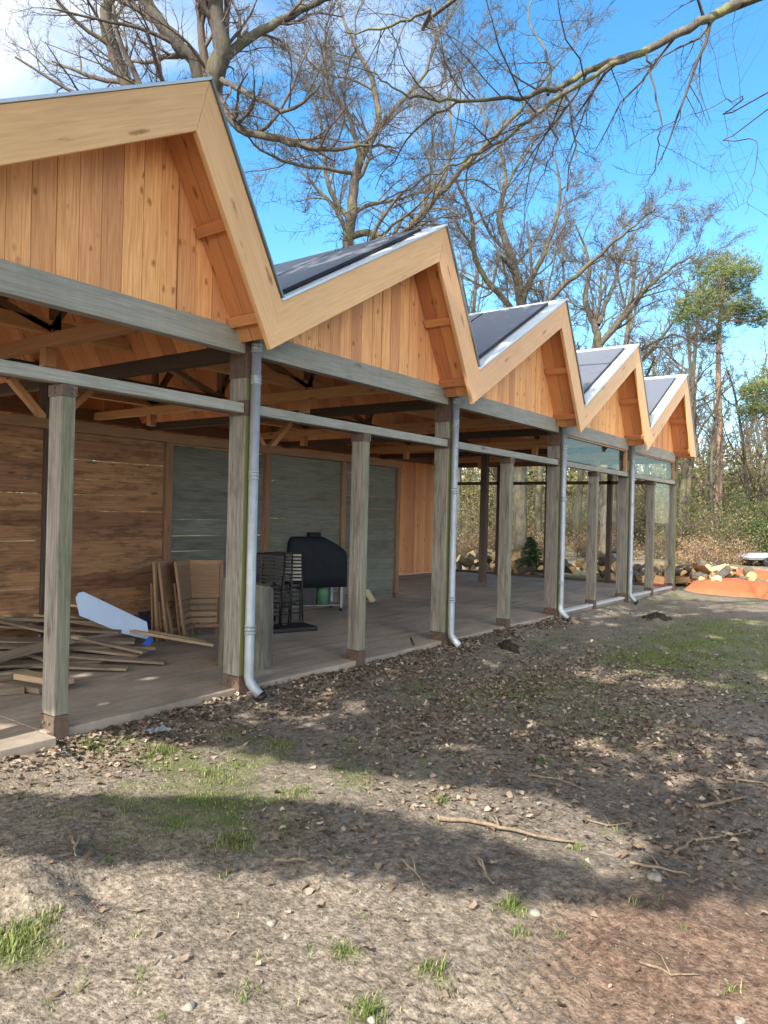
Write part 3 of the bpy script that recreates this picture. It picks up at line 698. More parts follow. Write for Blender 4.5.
# dry mineral soil in the foreground, mulch red to the right
dry=np.clip(1.35-np.abs(X-1.9)/1.15,0,1)*np.clip(1-(Y+.2-1.2)*0,0,1)
mulch=np.clip((1.75-Y)/.9,0,1)*np.clip(1-np.abs(X-2.9)/1.6,0,1)
def groundmat():
    m,nt,b,out=newmat('forest_ground'); N=NT(nt); pos=N.n('ShaderNodeNewGeometry').outputs['Position']
    cv=N.attr('cover'); sp=N.n('ShaderNodeSeparateColor'); N.l(cv.outputs['Color'],sp.inputs[0])
    g,l,d=sp.outputs; mu=cv.outputs['Alpha']
    n1=N.noise(pos,2.2,6,.7); n2=N.noise(pos,28,6,.72); n3=N.noise(pos,120,4,.7); vo=N.n('ShaderNodeTexVoronoi'); vo.inputs['Scale'].default_value=70; N.l(pos,vo.inputs['Vector'])
    soil=N.ramp(n2.outputs[0],[(.33,(.065,.052,.040)),(.52,(.165,.137,.106)),(.72,(.29,.25,.198))])
    dryc=N.ramp(n2.outputs[0],[(.33,(.06,.048,.037)),(.5,(.175,.143,.109)),(.68,(.315,.265,.21))])
    mul=N.ramp(n2.outputs[0],[(.33,(.05,.031,.022)),(.5,(.14,.09,.062)),(.7,(.25,.172,.125))])
    lit=N.ramp(n3.outputs[0],[(.33,(.07,.052,.038)),(.5,(.195,.152,.112)),(.68,(.36,.295,.23))])
    gra=N.ramp(n3.outputs[0],[(.3,(.06,.07,.024)),(.55,(.12,.14,.045)),(.8,(.20,.20,.085))])
    def edge(mk,lo,hi): return N.ramp(N.math('ADD',mk,N.math('MULTIPLY',N.math('SUBTRACT',n2.outputs[0],.5),.9)),[(lo,0),(hi,1)])
    c=N.mix(edge(d,.35,.7),soil,dryc); c=N.mix(edge(mu,.4,.75),c,mul); c=N.mix(edge(l,.25,.6),c,lit); c=N.mix(edge(g,.30,.85),c,gra)
    c=N.mix(.8,c,N.ramp(n1.outputs[0],[(.3,.62),(.7,1.3)]),'MULTIPLY')
    st=N.ramp(vo.outputs['Distance'],[(.10,1),(.16,0)]); sc=N.n('ShaderNodeSeparateColor'); N.l(vo.outputs['Color'],sc.inputs[0])
    c=N.mix(N.math('MULTIPLY',st,N.math('GREATER_THAN',sc.outputs[0],.86)),c,(.27,.245,.21))
    N.l(c,b.inputs['Base Color']); b.inputs['Roughness'].default_value=.95; b.inputs['Specular IOR Level'].default_value=.15
    v2=N.n('ShaderNodeTexVoronoi'); v2.inputs['Scale'].default_value=55; N.l(pos,v2.inputs['Vector']); hh=N.math('ADD',N.math('ADD',N.math('MULTIPLY',n2.outputs[0],1.),N.math('MULTIPLY',n3.outputs[0],.4)),N.math('MULTIPLY',v2.outputs['Distance'],-.5)); N.bump(hh,b,.8,.014)
    return m
me=np_mesh('ground',V,Fq,groundmat(),smooth=True)
ca=me.color_attributes.new('cover','FLOAT_COLOR','POINT'); ca.data.foreach_set('color',np.stack([gm,lm,dry*np.ones_like(X),mulch*np.ones_like(X)],-1).astype(np.float32).ravel())
tag(link('ground',me),kind='structure')
def scatter(n,dens,xr,yr,rng):
    out=[]
    while len(out)<n:
        x=rng.uniform(*xr,4000); y=rng.uniform(*yr,4000)
        ok=(rng.random(4000)<dens(x,y))&~((x>1.)&(x<17.6)&(y>np.where(x<2.7,N0-.12,N0+.02)))
        out+=list(zip(x[ok],y[ok]))
    a=np.array(out[:n]); return a[:,0],a[:,1]
def euler(rng,n,tilt):
    az=rng.uniform(0,2*np.pi,n); tx=rng.normal(0,tilt,n); ty=rng.normal(0,tilt,n)
    a=np.stack([np.cos(az),np.sin(az),tx],-1); a/=np.linalg.norm(a,axis=1)[:,None]
    up=np.stack([-tx*np.cos(az),ty,np.ones(n)],-1); b=np.cross(up,a); b/=np.linalg.norm(b,axis=1)[:,None]; c=np.cross(a,b); return a,b,c
# dead leaves
def leaves(n,dens,xr,yr,smin,smax,seed,name):
    rng=np.random.default_rng(seed); x,y=scatter(n,dens,xr,yr,rng); z=height(x,y)+rng.uniform(.004,.018,n)
    a,b,c=euler(rng,n,.27); s=rng.uniform(smin,smax,n)[:,None]; w=rng.uniform(.25,.42,n)[:,None]*s; k=rng.uniform(-.1,.3,n)[:,None]*s
    p=np.stack([x,y,z],-1)
    q=[p-a*s*.5,p-a*s*.1-b*w+c*k,p+a*s*.25-b*w*.8+c*k,p+a*s*.5+c*k*.4,p+a*s*.25+b*w*.8+c*k*.8,p-a*s*.1+b*w+c*k]
    V=(np.stack(q,1)+rng.normal(0,.10,(n,6,3))*s[:,None,:]).reshape(-1,3); i=np.arange(n)[:,None]*6
    F=np.concatenate([i+np.array([[0,1,2,3]]),i+np.array([[0,3,4,5]])],0)
    rnd=np.repeat(np.clip(rng.beta(1.1,1.5,n),0,1),6)
    tag(link(name,np_mesh(name,V,F,M['leaf'],rnd)),'dry brown leaves scattered over the soil along the floor edge','leaves',kind='stuff')
leaves(13000,lambda x,y: np.clip(mask(x,y,LT)*.9*(.3+1.2*fbm(x*3,y*3,3,61))+.02,0,1),(1.2,13),(-1,4.7),.014,.052,3,'dead_leaves')
leaves(2600,lambda x,y: np.exp(-((y-4.58)/.17)**2)*np.clip(fbm(x*2,y*2,3,5)*1.5-.2,0,1),(1.2,11),(4.0,4.7),.022,.06,4,'leaf_drift')
# grass
def grass(n,dens,xr,yr,hmin,hmax,seed,name,lab):
    rng=np.random.default_rng(seed); x,y=scatter(n,dens,xr,yr,rng); z=height(x,y)-.004
    az=rng.uniform(0,2*np.pi,n); h=hmin+(hmax-hmin)*rng.random(n)**1.6*np.clip(.35+dens(x,y),0,1); lean=rng.uniform(.1,.9,n)*h; w=rng.uniform(.0012,.0026,n)+h*.008
    d=np.stack([np.cos(az),np.sin(az),0*az],-1); sd=np.stack([-np.sin(az),np.cos(az),0*az],-1)*w[:,None]; p=np.stack([x,y,z],-1); up=np.array([0,0,1.])
    m1=p+up*h[:,None]*.6+d*lean[:,None]*.35; t=p+up*h[:,None]*.92+d*lean[:,None]
    V=np.stack([p-sd,p+sd,m1+sd*.8,m1-sd*.8,t+sd*.15,t-sd*.15],1).reshape(-1,3); i=np.arange(n)[:,None]*6
    F=np.concatenate([i+np.array([[0,1,2,3]]),i+np.array([[3,2,4,5]])],0)
    tag(link(name,np_mesh(name,V,F,M['grass'],np.repeat(rng.random(n),6))),lab,'grass',kind='stuff')
TUFT=[(160,748,.10,.10,1.),(90,750,.07,.10,1.),(15,940,.10,.10,1.),(45,925,.05,.05,1.),(510,908,.035,.05,1.),(345,945,.035,.04,.8),(435,970,.04,.05,.9),(365,1005,.05,.05,.9),(235,840,.09,.1,.8),(280,745,.08,.08,.7),(210,770,.09,.1,.8),(540,760,.05,.05,.7),(575,845,.04,.04,.5),(440,800,.04,.06,.7),(300,790,.07,.07,.6),(370,1015,.05,.05,.9),(520,930,.03,.04,.6)]
rt=np.random.default_rng(404)
for _ in range(70): TUFT.append((rt.uniform(-20,790),rt.uniform(735,1015),rt.uniform(.012,.03),rt.uniform(.012,.035),rt.uniform(.2,.6)))
grass(4200,lambda x,y: np.clip(mask(x,y,TUFT),0,1)*.9,(1.1,7),(-.5,4.7),.012,.065,5,'grass_tufts','bright green grass tufts sprouting from bare soil')
grass(60000,lambda x,y: np.clip(mask(x,y,GR)*(-.1+1.5*fbm(x*6,y*6,4,51))-.08,0,1),(1.1,15),(-2.5,4.7),.010,.032,6,'short_grass','short patchy grass and moss on the yard')
# clods and grit
def clods(n,dens,xr,yr,smin,smax,seed,name):
    rng=np.random.default_rng(seed); x,y=scatter(n,dens,xr,yr,rng); s=smin+(smax-smin)*rng.random(n)**3; z=height(x,y)-s*.15
    base=np.array([[1,0,0],[-1,0,0],[0,1,0],[0,-1,0],[0,0,1],[0,0,-1]],float)
    V=np.stack([x,y,z],-1)[:,None,:]+base[None]*s[:,None,None]*rng.uniform(.5,1.2,(n,6,3))+rng.normal(0,.25,(n,6,3))*s[:,None,None]
    F0=np.array([[0,2,4],[2,1,4],[1,3,4],[3,0,4],[2,0,5],[1,2,5],[3,1,5],[0,3,5]])
    F=(np.arange(n)[:,None,None]*6+F0[None]).reshape(-1,3)
    tag(link(name,np_mesh(name,V.reshape(-1,3),F,M['clod'],np.repeat(rng.beta(2,2.5,n),6),k=3)),'crumbly soil clods and grit on the bare foreground','soil',kind='stuff')
clods(45000,lambda x,y: np.clip(1.45-x/3.8,0.12,1),(1.0,6.5),(-.8,3.6),.0015,.008,8,'soil_clods')
hills=[(508,652,.14,.18,1.),(657,621,.18,.22,1.),(690,690,.16,.25,.6),(45,885,.2,.3,.6)]
# dark fresh soil on molehills
mh=attr_ramp('fresh_soil',[(0,(.012,.009,.007)),(1,(.05,.038,.03))],1.)
rngm=np.random.default_rng(77)
for px,py,sx,hh,lab in ((508,652,.15,.14,'low dark molehill on the leaf litter in front of the second downpipe'),(657,621,.19,.14,'dark molehill further out, towards the orange tarp')):
    p=on_z(px,py,-.11); vs=[];fs=[]; nr,nsg=9,30
    for j in range(nr):
        for i in range(nsg):
            a=2*np.pi*i/nsg; r=sx*j/(nr-1)*(1+.25*math.sin(2*a+px)+.12*math.sin(5*a)); z=hh*(1-(j/(nr-1))**1.3)+.055*(rngm.random()-.5)*(1 if j<nr-1 else 0)
            gx,gy=p[0]+r*math.cos(a),p[1]+r*1.25*math.sin(a); vs.append((gx,gy,-.135+.02+z if j<nr-1 else -.16))
    for j in range(nr-1):
        for i in range(nsg): fs.append((j*nsg+i,j*nsg+(i+1)%nsg,(j+1)*nsg+(i+1)%nsg,(j+1)*nsg+i))
    o=link('molehill',np_mesh('molehill',vs,fs,mh,rngm.random(len(vs)))); tag(o,lab,'molehill','molehills in the yard')
# sticks
ST=[([(438,818),(480,822),(520,832),(575,842)],.014,'longest stick, lying along the sunlit strip'),([(478,857),(484,872),(494,886)],.009,'short hooked stick pointing at the grass tuft'),([(697,806),(720,803),(748,797)],.014,'curved pale stick near the right edge'),
 ([(676,850),(692,838),(714,836),(750,832)],.010,'forked thin stick in the shadow at the right'),([(400,860),(415,872),(424,886)],.007,'thin twig left of the hooked stick'),([(275,858),(300,858),(312,862)],.010,'short stick at the centre left in the shadow band'),
 ([(72,838),(76,850),(75,862)],.010,'upright looking short twig at the left'),([(528,775),(560,778),(586,788)],.008,'thin twig among the leaves above the sunlit strip'),([(728,776),(768,780)],.009,'twig cut off by the right edge of the yard view'),([(630,862),(660,868),(690,874)],.009,'dark twig at the end of the sunlit strip'),
 ([(640,965),(670,975),(700,976)],.006,'fine twig on the reddish mulch'),([(585,815),(610,822),(640,818)],.006,'fine pale twig near the end of the long stick')]
for pts,r,lab in ST:
    P3=[on_z(x,y,-.115) for x,y in pts]; P3=[p*np.array([1,1,0])+np.array([0,0,float(height(p[0:1],p[1:2])[0])+r*.8+.008]) for p in P3]
    fine=[]; 
    for i in range(len(P3)-1):
        for t in np.linspace(0,1,5)[:-1 if i<len(P3)-2 else None]: fine.append(P3[i]*(1-t)+P3[i+1]*t+np.array([random.gauss(0,.004),random.gauss(0,.004),random.gauss(0,.002)+.003]))
    mb=MB(); mb.tube(fine,[r*(1-.6*i/(len(fine)-1)) for i in range(len(fine))],6)
    m=fine[len(fine)//2]; mb.tube([m,m+np.array([.06,.05,.02]),m+np.array([.1,.11,.015])],[r*.5,r*.4,r*.2],5)
    free('stick',mb,M['stick'],lab,'stick','dead sticks on the ground',0)
STN=[(535,908,.022,'rounded pale stone at the lower centre'),(272,916,.018,'small stone in the lit foreground at left of centre'),(287,930,.015,'grey pebble below the small stone'),(400,905,.014,'tiny pale pebble above the tyre track'),(655,878,.03,'flat pale stone at the end of the sunlit strip'),(350,872,.02,'brown stone on the edge of the shadow band'),(190,1000,.018,'pebble at the lower left foreground'),(740,1015,.016,'pebble in the reddish mulch'),(372,1018,.016,'white pebble by the lower grass tuft')]
stm=plain('pale_stone',(.21,.19,.16),.85,0,.3,30,.4)
for px,py,r,lab in STN:
    p=on_z(px,py,-.115); z=float(height(p[0:1],p[1:2])[0]); mb=MB(); vs=[];nr,nsg=6,10
    for j in range(nr+1):
        for i in range(nsg):
            a=2*np.pi*i/nsg; b=np.pi*j/nr; k=r*(1+.18*math.sin(3*a+px)+.15*math.cos(2*b+py)+.1*random.random()); vs.append((p[0]+k*1.2*math.sin(b)*math.cos(a),p[1]+k*math.sin(b)*math.sin(a),z+r*.25+k*.6*math.cos(b)))
    mb.add(vs,[(j*nsg+i,j*nsg+(i+1)%nsg,(j+1)*nsg+(i+1)%nsg,(j+1)*nsg+i) for j in range(nr) for i in range(nsg)],0,None,None,True); free('stone',mb,stm,lab,'stone','loose stones in the foreground',0)
# plastic litter by the first post
p=on_z(158,734,-.11); mb=MB(); nn=9
vs=[(p[0]+.02*i-.09,p[1]+.014*j-.06,-.085+.018*random.random()) for i in range(nn) for j in range(nn)]
mb.add(vs,[(i*nn+j,(i+1)*nn+j,(i+1)*nn+j+1,i*nn+j+1) for i in range(nn-1) for j in range(nn-1)],0); free('plastic_bag',mb,plain('dirty_plastic',(.24,.255,.25),.35),'crumpled grey plastic scrap on leaves beside the floor edge','litter',bevel=0)

# ------------------------------------------------------------------ TREES
class Tree:
    def __init__(s,seed): s.rng=np.random.default_rng(seed); s.br=[]
    def branch(s,p,d,L,r,lev,prm):
        rng=s.rng; n=max(3,min(9,int(L/prm['seg'][min(lev,len(prm['seg'])-1)])+2)); pts=[p]; d=d/np.linalg.norm(d); st=L/n; q=p.copy(); dirs=[d]
        ck=prm['crook'][min(lev,len(prm['crook'])-1)]; up=prm['up'][min(lev,len(prm['up'])-1)]
        for i in range(n):
            d=d+rng.normal(0,ck,3)+np.array([0,0,up]); d/=np.linalg.norm(d); q=q+d*st; pts.append(q.copy()); dirs.append(d)
        tp=prm.get('tip',.35) if lev<prm['max'] else .3
        rad=np.linspace(1,tp,n+1)*r; s.br.append((np.array(pts),rad,lev)); s.kids(np.array(pts),rad,lev,L,prm); 
    def kids(s,pts,rad,lev,L,prm,t0=None,count=None):
        if lev>=prm['max']: return
        rng=s.rng; n=len(pts)-1; c=count if count is not None else prm['kids'][lev]; c=max(1,int(round(c*rng.uniform(.8,1.2))))
        t0=prm['t0'][min(lev,len(prm['t0'])-1)] if t0 is None else t0
        for j in range(c):
            t=t0+(1-t0)*((j+rng.random())/c); t=min(t,.999); i=int(t*n); f=t*n-i; p=pts[i]*(1-f)+pts[i+1]*f; d=pts[i+1]-pts[i]; d/=np.linalg.norm(d)+1e-9
            rp=rad[i]*(1-f)+rad[i+1]*f
            ang=R(rng.uniform(*prm['ang'])) if t<.96 else R(rng.uniform(5,30)); v=rng.normal(0,1,3); v-=d*np.dot(v,d); v/=np.linalg.norm(v)
            nd=d*math.cos(ang)+v*math.sin(ang)+np.array([0,0,prm['lift']])
            nl=L*prm['len'][min(lev,len(prm['len'])-1)]*rng.uniform(.6,1.15)*(1-.45*t); nr=max(min(rp*.75,rp*prm['rr']*rng.uniform(.7,1.1)),prm['rmin'])
            s.branch(p,nd,nl,nr,lev+1,prm)
    def mesh(s,lv,mat,name,sides=(9,7,5,4,3,3)):
        VV=[];FF=[];b=0
        for pts,rad,lev in s.br:
            if lev not in lv: continue
            k=sides[min(lev,len(sides)-1)]; n=len(pts); t=np.gradient(pts,axis=0); t/=np.linalg.norm(t,axis=1)[:,None]+1e-9
            ref=np.array([.31,.83,.46]); q=np.cross(t,ref); q/=np.linalg.norm(q,axis=1)[:,None]+1e-9; w=np.cross(t,q)
            a=np.arange(k)*2*np.pi/k
            ring=pts[:,None,:]+rad[:,None,None]*(np.cos(a)[None,:,None]*q[:,None,:]+np.sin(a)[None,:,None]*w[:,None,:])
            VV.append(ring.reshape(-1,3)); i=np.arange(n-1)[:,None]*k; jj=np.arange(k)[None,:]; j2=(jj+1)%k
            FF.append((b+np.stack([i+jj,i+j2,i+k+j2,i+k+jj],-1)).reshape(-1,4)); b+=n*k
        if not VV: return None
        return np_mesh(name,np.concatenate(VV),np.concatenate(FF),mat,smooth=True)
def smooth_path(pts,rad,sub=4,wob=0.,rng=None):
    pts=np.array(pts,float); n=len(pts); o=[];rr=[]
    for i in range(n-1):
        p0,p1,p2,p3=pts[max(i-1,0)],pts[i],pts[i+1],pts[min(i+2,n-1)]
        for t in np.linspace(0,1,sub,endpoint=False):
            o.append(.5*((2*p1)+(-p0+p2)*t+(2*p0-5*p1+4*p2-p3)*t*t+(-p0+3*p1-3*p2+p3)*t**3)); rr.append(rad[i]*(1-t)+rad[i+1]*t)
    o.append(pts[-1]); rr.append(rad[-1]); o=np.array(o)
    if wob: o[1:-1]+=rng.normal(0,wob,(len(o)-2,3))
    return o,np.array(rr)
def tree_obj(name,label,cat,loc,meshes,rz=0,sc=1,group=None):
    t=local_thing(name,label,cat,loc,rz,group); t.scale=(sc,)*3
    for nm,me in meshes:
        if me: link(nm,me,t)
    return t
OAK=dict(seg=(1.0,.55,.35,.25,.16,.12),crook=(.13,.2,.24,.26,.26),up=(.03,.05,.04,.03,.01),kids=(9,8,8,8,5),t0=(.4,.2,.15,.1),ang=(28,72),lift=.05,len=(.62,.55,.52,.5,.5),rr=.62,rmin=.004,max=4,tip=.3)
def auto_tree(seed,H,r,prm,lean=(0,0)):
    t=Tree(seed); t.branch(np.array([0,0,-.1]),np.array([lean[0],lean[1],1.]),H,r,0,prm); return t
def guided(label,limbs,prm,seed,bk,tw,base=None,name='oak_tree',split=1,rs=.75):
    """limbs: list of ([(x,y,depth)...],[radii],kids,lev)"""
    t=Tree(seed)
    for pts,rad,kc,lev in limbs:
        p3=[at_depth(*q) if len(q)==3 else np.array(q[:3],float) for q in pts]
        pp,rr=smooth_path(p3,[q*rs for q in rad],5,.02,t.rng); t.br.append((pp,rr,lev)); L=np.sum(np.linalg.norm(np.diff(pp,axis=0),axis=1))
        if kc: t.kids(pp,rr,max(lev,1),min(L,6.5),prm,.12,kc)
    org=t.br[0][0][0].copy(); org[2]=-.12
    for i,(p,r,l) in enumerate(t.br): t.br[i]=(p-org,r,l)
    return tree_obj(name,label,'tree',tuple(org),[('trunk',t.mesh(range(0,split+1),bk,'trunk')),('crown',t.mesh(range(split+1,9),tw,'crown'))])
TP=dict(OAK,kids=(9,9,10,9,4),len=(.6,.55,.56,.56,.62),max=5,rmin=.0045,rr=.5,crook=(.13,.15,.17,.17,.14,.12),ang=(24,60))
d=15.5
gz=lambda x,y,dd:(x,y,dd)
def ground_under(x,y,dd):
    p=at_depth(x,y,dd); return p
def base_pts(x,y,dd):  # stem continued down to the ground under an image point
    p=at_depth(x,y,dd); return p
class L3(tuple): pass
def limbs3(lst):
    out=[]
    for pts,rad,kc,lev in lst: out.append(([q if len(q)==3 else q for q in pts],rad,kc,lev))
    return out
# A: big oak just behind the roof of the first gable (three stems)
G=lambda t: t
guided('big bare oak with three stems rising behind the first gable',[
  ([(215,560,d+.8),(213,330,d+.8),(212,180,d+.6),(213,85,d),(222,45,d-.2),(215,5,d-.3),(225,-60,d-.5),(215,-160,d)],[.34,.32,.28,.23,.20,.16,.13,.06],10,0),
  ([(213,190,d+.6),(200,75,d+.2),(178,45,d),(150,8,d),(135,-40,d-.3),(130,-120,d-.5)],[.24,.17,.15,.13,.10,.05],8,1),
  ([(213,260,d+.7),(150,130,d+1),(126,82,d+1),(112,45,d+1),(108,5,d+1.2),(135,-40,d+1.4),(120,-130,d+1.6)],[.24,.19,.16,.15,.13,.11,.05],8,1),
  ([(216,95,d),(240,128,d-.5),(280,140,d-.8),(330,150,d-1.2),(372,145,d-1.6)],[.10,.09,.08,.05,.02],9,1),
  ([(222,60,d),(262,30,d+.5),(300,12,d+.8),(360,-15,d+1)],[.12,.10,.08,.04],7,1),
  ([(222,80,d-.2),(250,95,d-1),(290,110,d-1.6),(320,85,d-2)],[.07,.05,.04,.015],6,1),
  ([(204,80,d+.2),(160,90,d+.9),(90,60,d+1.5),(40,40,d+2)],[.05,.035,.02,.008],5,2)],dict(TP,kids=(9,9,7,8,4)),21,M['barkdark'],M['twigbeech'],rs=.95)
# B: oak with trunk above the second gable's panels
d=20
guided('tall bare oak with a forked trunk behind the second gable roof',[
  ([(352,560,d),(350,330,d),(349,240,d),(353,200,d),(360,160,d),(378,125,d+.3),(372,80,d+.5),(352,40,d+.6),(330,-20,d+.7)],[.34,.30,.25,.22,.19,.15,.12,.08,.03],12,0),
  ([(351,235,d),(372,232,d-.3),(392,240,d-.8),(430,205,d-1.4),(470,160,d-2),(520,110,d-2.5),(560,60,d-2.8)],[.16,.15,.14,.13,.10,.07,.03],11,1),
  ([(350,222,d),(330,190,d+.4),(322,150,d+.8),(318,110,d+1),(290,50,d+1.3)],[.12,.10,.08,.06,.025],9,1),
  ([(360,160,d),(350,120,d-.4),(330,85,d-.8),(325,40,d-1),(335,-10,d-1.2)],[.12,.10,.08,.05,.02],9,1),
  ([(358,175,d),(300,165,d-.8),(262,150,d-1.4),(235,120,d-2)],[.09,.07,.05,.02],8,1),
  ([(380,125,d+.3),(420,80,d+.5),(440,35,d+.6),(470,-20,d+.6)],[.10,.08,.05,.02],9,1),
  ([(432,205,d-1.4),(452,150,d-1),(450,95,d-.6),(475,50,d)],[.09,.07,.05,.02],9,1),
  ([(392,240,d-.8),(405,215,d),(425,225,d+.6),(455,222,d+1)],[.09,.08,.06,.02],6,1)],TP,33,M['bark'],M['twig'],rs=.62)
# C: oak behind third gable
d=24
guided('dense bare oak spreading its limbs behind the third and fourth gables',[
  ([(520,560,d),(521,420,d),(523,330,d),(515,270,d),(500,220,d+.3),(505,170,d+.5),(490,120,d+.6)],[.36,.34,.28,.23,.17,.11,.04],12,0),
  ([(522,320,d),(480,270,d-.8),(470,215,d-1.4),(450,170,d-2)],[.18,.14,.10,.04],10,1),
  ([(520,300,d),(545,250,d+.6),(560,200,d+1),(555,150,d+1.2)],[.17,.13,.09,.03],10,1),
  ([(521,330,d),(560,290,d-.8),(600,255,d-1.4),(635,225,d-2),(660,205,d-2.2)],[.15,.13,.10,.06,.02],10,1),
  ([(518,285,d),(500,255,d-1),(492,290,d-1.6),(478,300,d-2)],[.10,.08,.06,.02],7,1),
  ([(505,190,d+.4),(535,140,d+.8),(570,110,d+1)],[.09,.06,.02],8,1)],dict(TP,rmin=.0055),45,M['bark'],M['twig'],rs=.6)
# D: leaning oak to the right
d=27
guided('bare oak with windswept limbs reaching right behind the last gables',[
  ([(606,560,d),(604,440,d),(600,360,d),(596,330,d),(585,300,d+.4),(590,265,d+.6),(575,225,d+.8)],[.34,.32,.28,.22,.16,.10,.04],10,0),
  ([(600,345,d),(625,315,d-.5),(650,285,d-1),(672,268,d-1.4),(700,250,d-1.6)],[.20,.16,.12,.07,.02],10,1),
  ([(598,325,d),(612,290,d+.6),(622,255,d+1),(640,225,d+1.2)],[.16,.11,.07,.02],9,1),
  ([(602,370,d),(640,350,d-1),(672,335,d-2),(700,345,d-2.4)],[.14,.10,.06,.02],8,1),
  ([(603,390,d),(570,360,d-1),(550,330,d-1.6),(540,290,d-2)],[.14,.10,.07,.02],8,1)],dict(TP,rmin=.006),57,M['bark'],M['twig'],rs=.6)
# E: overhanging tree right behind the camera; trunk out of view
d=7.5
ov=np.array([1.0,-5.5,0.])
BE=dict(OAK,rr=.5,kids=(8,9,9,8,4),crook=(.1,.15,.17,.16,.14),up=(0,0,-.01,-.03,-.04),len=(.6,.42,.5,.5,.5),max=4,rmin=.0022,lift=0,ang=(30,75))
def ov_tree():
    t=Tree(71); tr=[np.array([5.2,-5.4,-.2]),np.array([5.1,-5.3,2.5]),np.array([5.3,-5.0,5.0]),np.array([5.4,-4.6,7.2]),np.array([5.2,-4.2,9.5]),np.array([5.0,-4.0,13.])]
    pp,rr=smooth_path(tr,[.36,.32,.29,.24,.18,.06],6); t.br.append((pp,rr,0))
    def lm(pts,rad,k,lev=1,first=None):
        p3=([first] if first is not None else [])+[at_depth(*q) for q in pts]; pp,rr=smooth_path(p3,[q*.58 for q in rad],5,.015,t.rng); t.br.append((pp,rr,lev)); L=np.sum(np.linalg.norm(np.diff(pp,axis=0),axis=1))
        if k: t.kids(pp,rr,lev,min(L,4.),BE,.15,k)
    f=np.array([5.3,-5.0,5.1])
    lm([(768,-6,8.2),(735,5,8.1),(700,22,8),(650,48,8),(600,66,8),(555,88,8),(510,98,8),(450,100,8),(400,92,8.2),(370,72,8.4),(330,60,8.6)],[.16,.095,.088,.082,.07,.06,.05,.036,.028,.02,.014,.008],16,1,f)
    lm([(650,48,8),(600,72,7.8),(545,108,7.7),(520,128,7.6),(470,158,7.6),(440,172,7.7),(390,196,7.9),(340,214,8.1)],[.06,.045,.04,.032,.024,.018,.012,.005],12,1)
    lm([(646,52,7.9),(652,80,7.8),(660,130,7.7),(655,165,7.7),(645,190,7.7)],[.022,.018,.014,.008,.004],5,2)
    lm([(545,108,7.7),(556,140,7.6),(540,180,7.6),(520,228,7.6)],[.018,.014,.009,.004],5,2)
    lm([(505,98,8),(445,108,8.3),(400,150,8.5),(375,190,8.7)],[.03,.024,.016,.006],8,1)
    lm([(548,95,8),(550,60,8.2),(530,20,8.5),(545,-40,9)],[.03,.024,.018,.01],6,1)
    lm([(768,90,8.4),(742,96,8.4),(700,110,8.4),(660,132,8.4)],[.05,.016,.012,.007,.003],7,2,np.array([5.4,-4.6,6.6]))
    lm([(768,110,8),(757,140,8),(752,190,8),(745,215,8)],[.05,.012,.009,.006,.003],6,2,np.array([5.4,-4.7,6.2]))
    lm([(470,-10,9),(430,10,9),(390,25,9),(340,38,9)],[.10,.05,.04,.03,.01],9,1,np.array([5.3,-4.4,8.5]))
    return t
t=ov_tree(); org=np.array([5.2,-5.4,-.12])
t.br=[(p-org,r,l) for p,r,l in t.br]
tree_obj('bare_tree','bare tree overhanging the yard from the right, its mossy limb crossing the sky','tree',tuple(org),[('trunk',t.mesh((0,1),M['barkbeech'],'trunk')),('crown',t.mesh(range(2,9),M['twigbeech'],'crown'))])
# pines
def pine(seed,H,r,clumps,label,loc,spread,lean=0.,curve=0.):
    t=Tree(seed); rng=t.rng; tr=[np.array([0,0,-.1])]+[np.array([lean*z+curve*math.sin(z*.5),curve*math.cos(z*.7)*.5,z]) for z in np.linspace(.25,1,6)*H]
    pp,rr=smooth_path(tr,[r,r*.95,r*.85,r*.72,r*.6,r*.45,r*.2],4); t.br.append((pp,rr,0)); NV=[];RN=[]
    for (h,ox,oy,oz,sx,sz) in clumps:
        i=min(range(len(pp)),key=lambda i:abs(pp[i][2]-h*H)); c=pp[i]+np.array([ox,oy,oz]); mid=(pp[i]+c)/2+rng.normal(0,.15,3)
        b,br_=smooth_path([pp[i],mid,c],[max(rr[i]*.5,.04),.04,.015],4); t.br.append((b,br_,1))
        for q in range(7):
            e=c+rng.normal(0,1,3)*np.array([sx,sx,sz])*.6; bb,b2=smooth_path([mid*.3+c*.7,(c+e)/2+rng.normal(0,.1,3),e],[.022,.015,.006],3); t.br.append((bb,b2,1))
        n=int(900*sx*sx); th=rng.uniform(0,2*np.pi,n); rad=np.sqrt(rng.random(n)); hz=rng.normal(0,.38,n)
        P0=c+np.stack([rad*np.cos(th)*sx,rad*np.sin(th)*sx,hz*sz+.25*sz*(1-rad**2)],-1)
        keep=fbm(P0[:,0]*2.2+h*9,P0[:,1]*2.2+P0[:,2]*2,3,seed)>.42; P0=P0[keep]
        for p in P0:
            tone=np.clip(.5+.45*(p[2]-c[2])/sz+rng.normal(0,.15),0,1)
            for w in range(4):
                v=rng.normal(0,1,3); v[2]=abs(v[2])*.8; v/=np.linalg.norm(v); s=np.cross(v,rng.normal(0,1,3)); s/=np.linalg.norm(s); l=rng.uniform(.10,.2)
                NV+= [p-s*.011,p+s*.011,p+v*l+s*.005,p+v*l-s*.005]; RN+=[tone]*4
    F=np.arange(len(NV)).reshape(-1,4)
    return tree_obj('pine_tree',label,'tree',loc,[('trunk',t.mesh((0,1,2),M['pinebark'],'trunk',(8,5,4))),('crown',np_mesh('crown',NV,F,M['needle'],RN))])
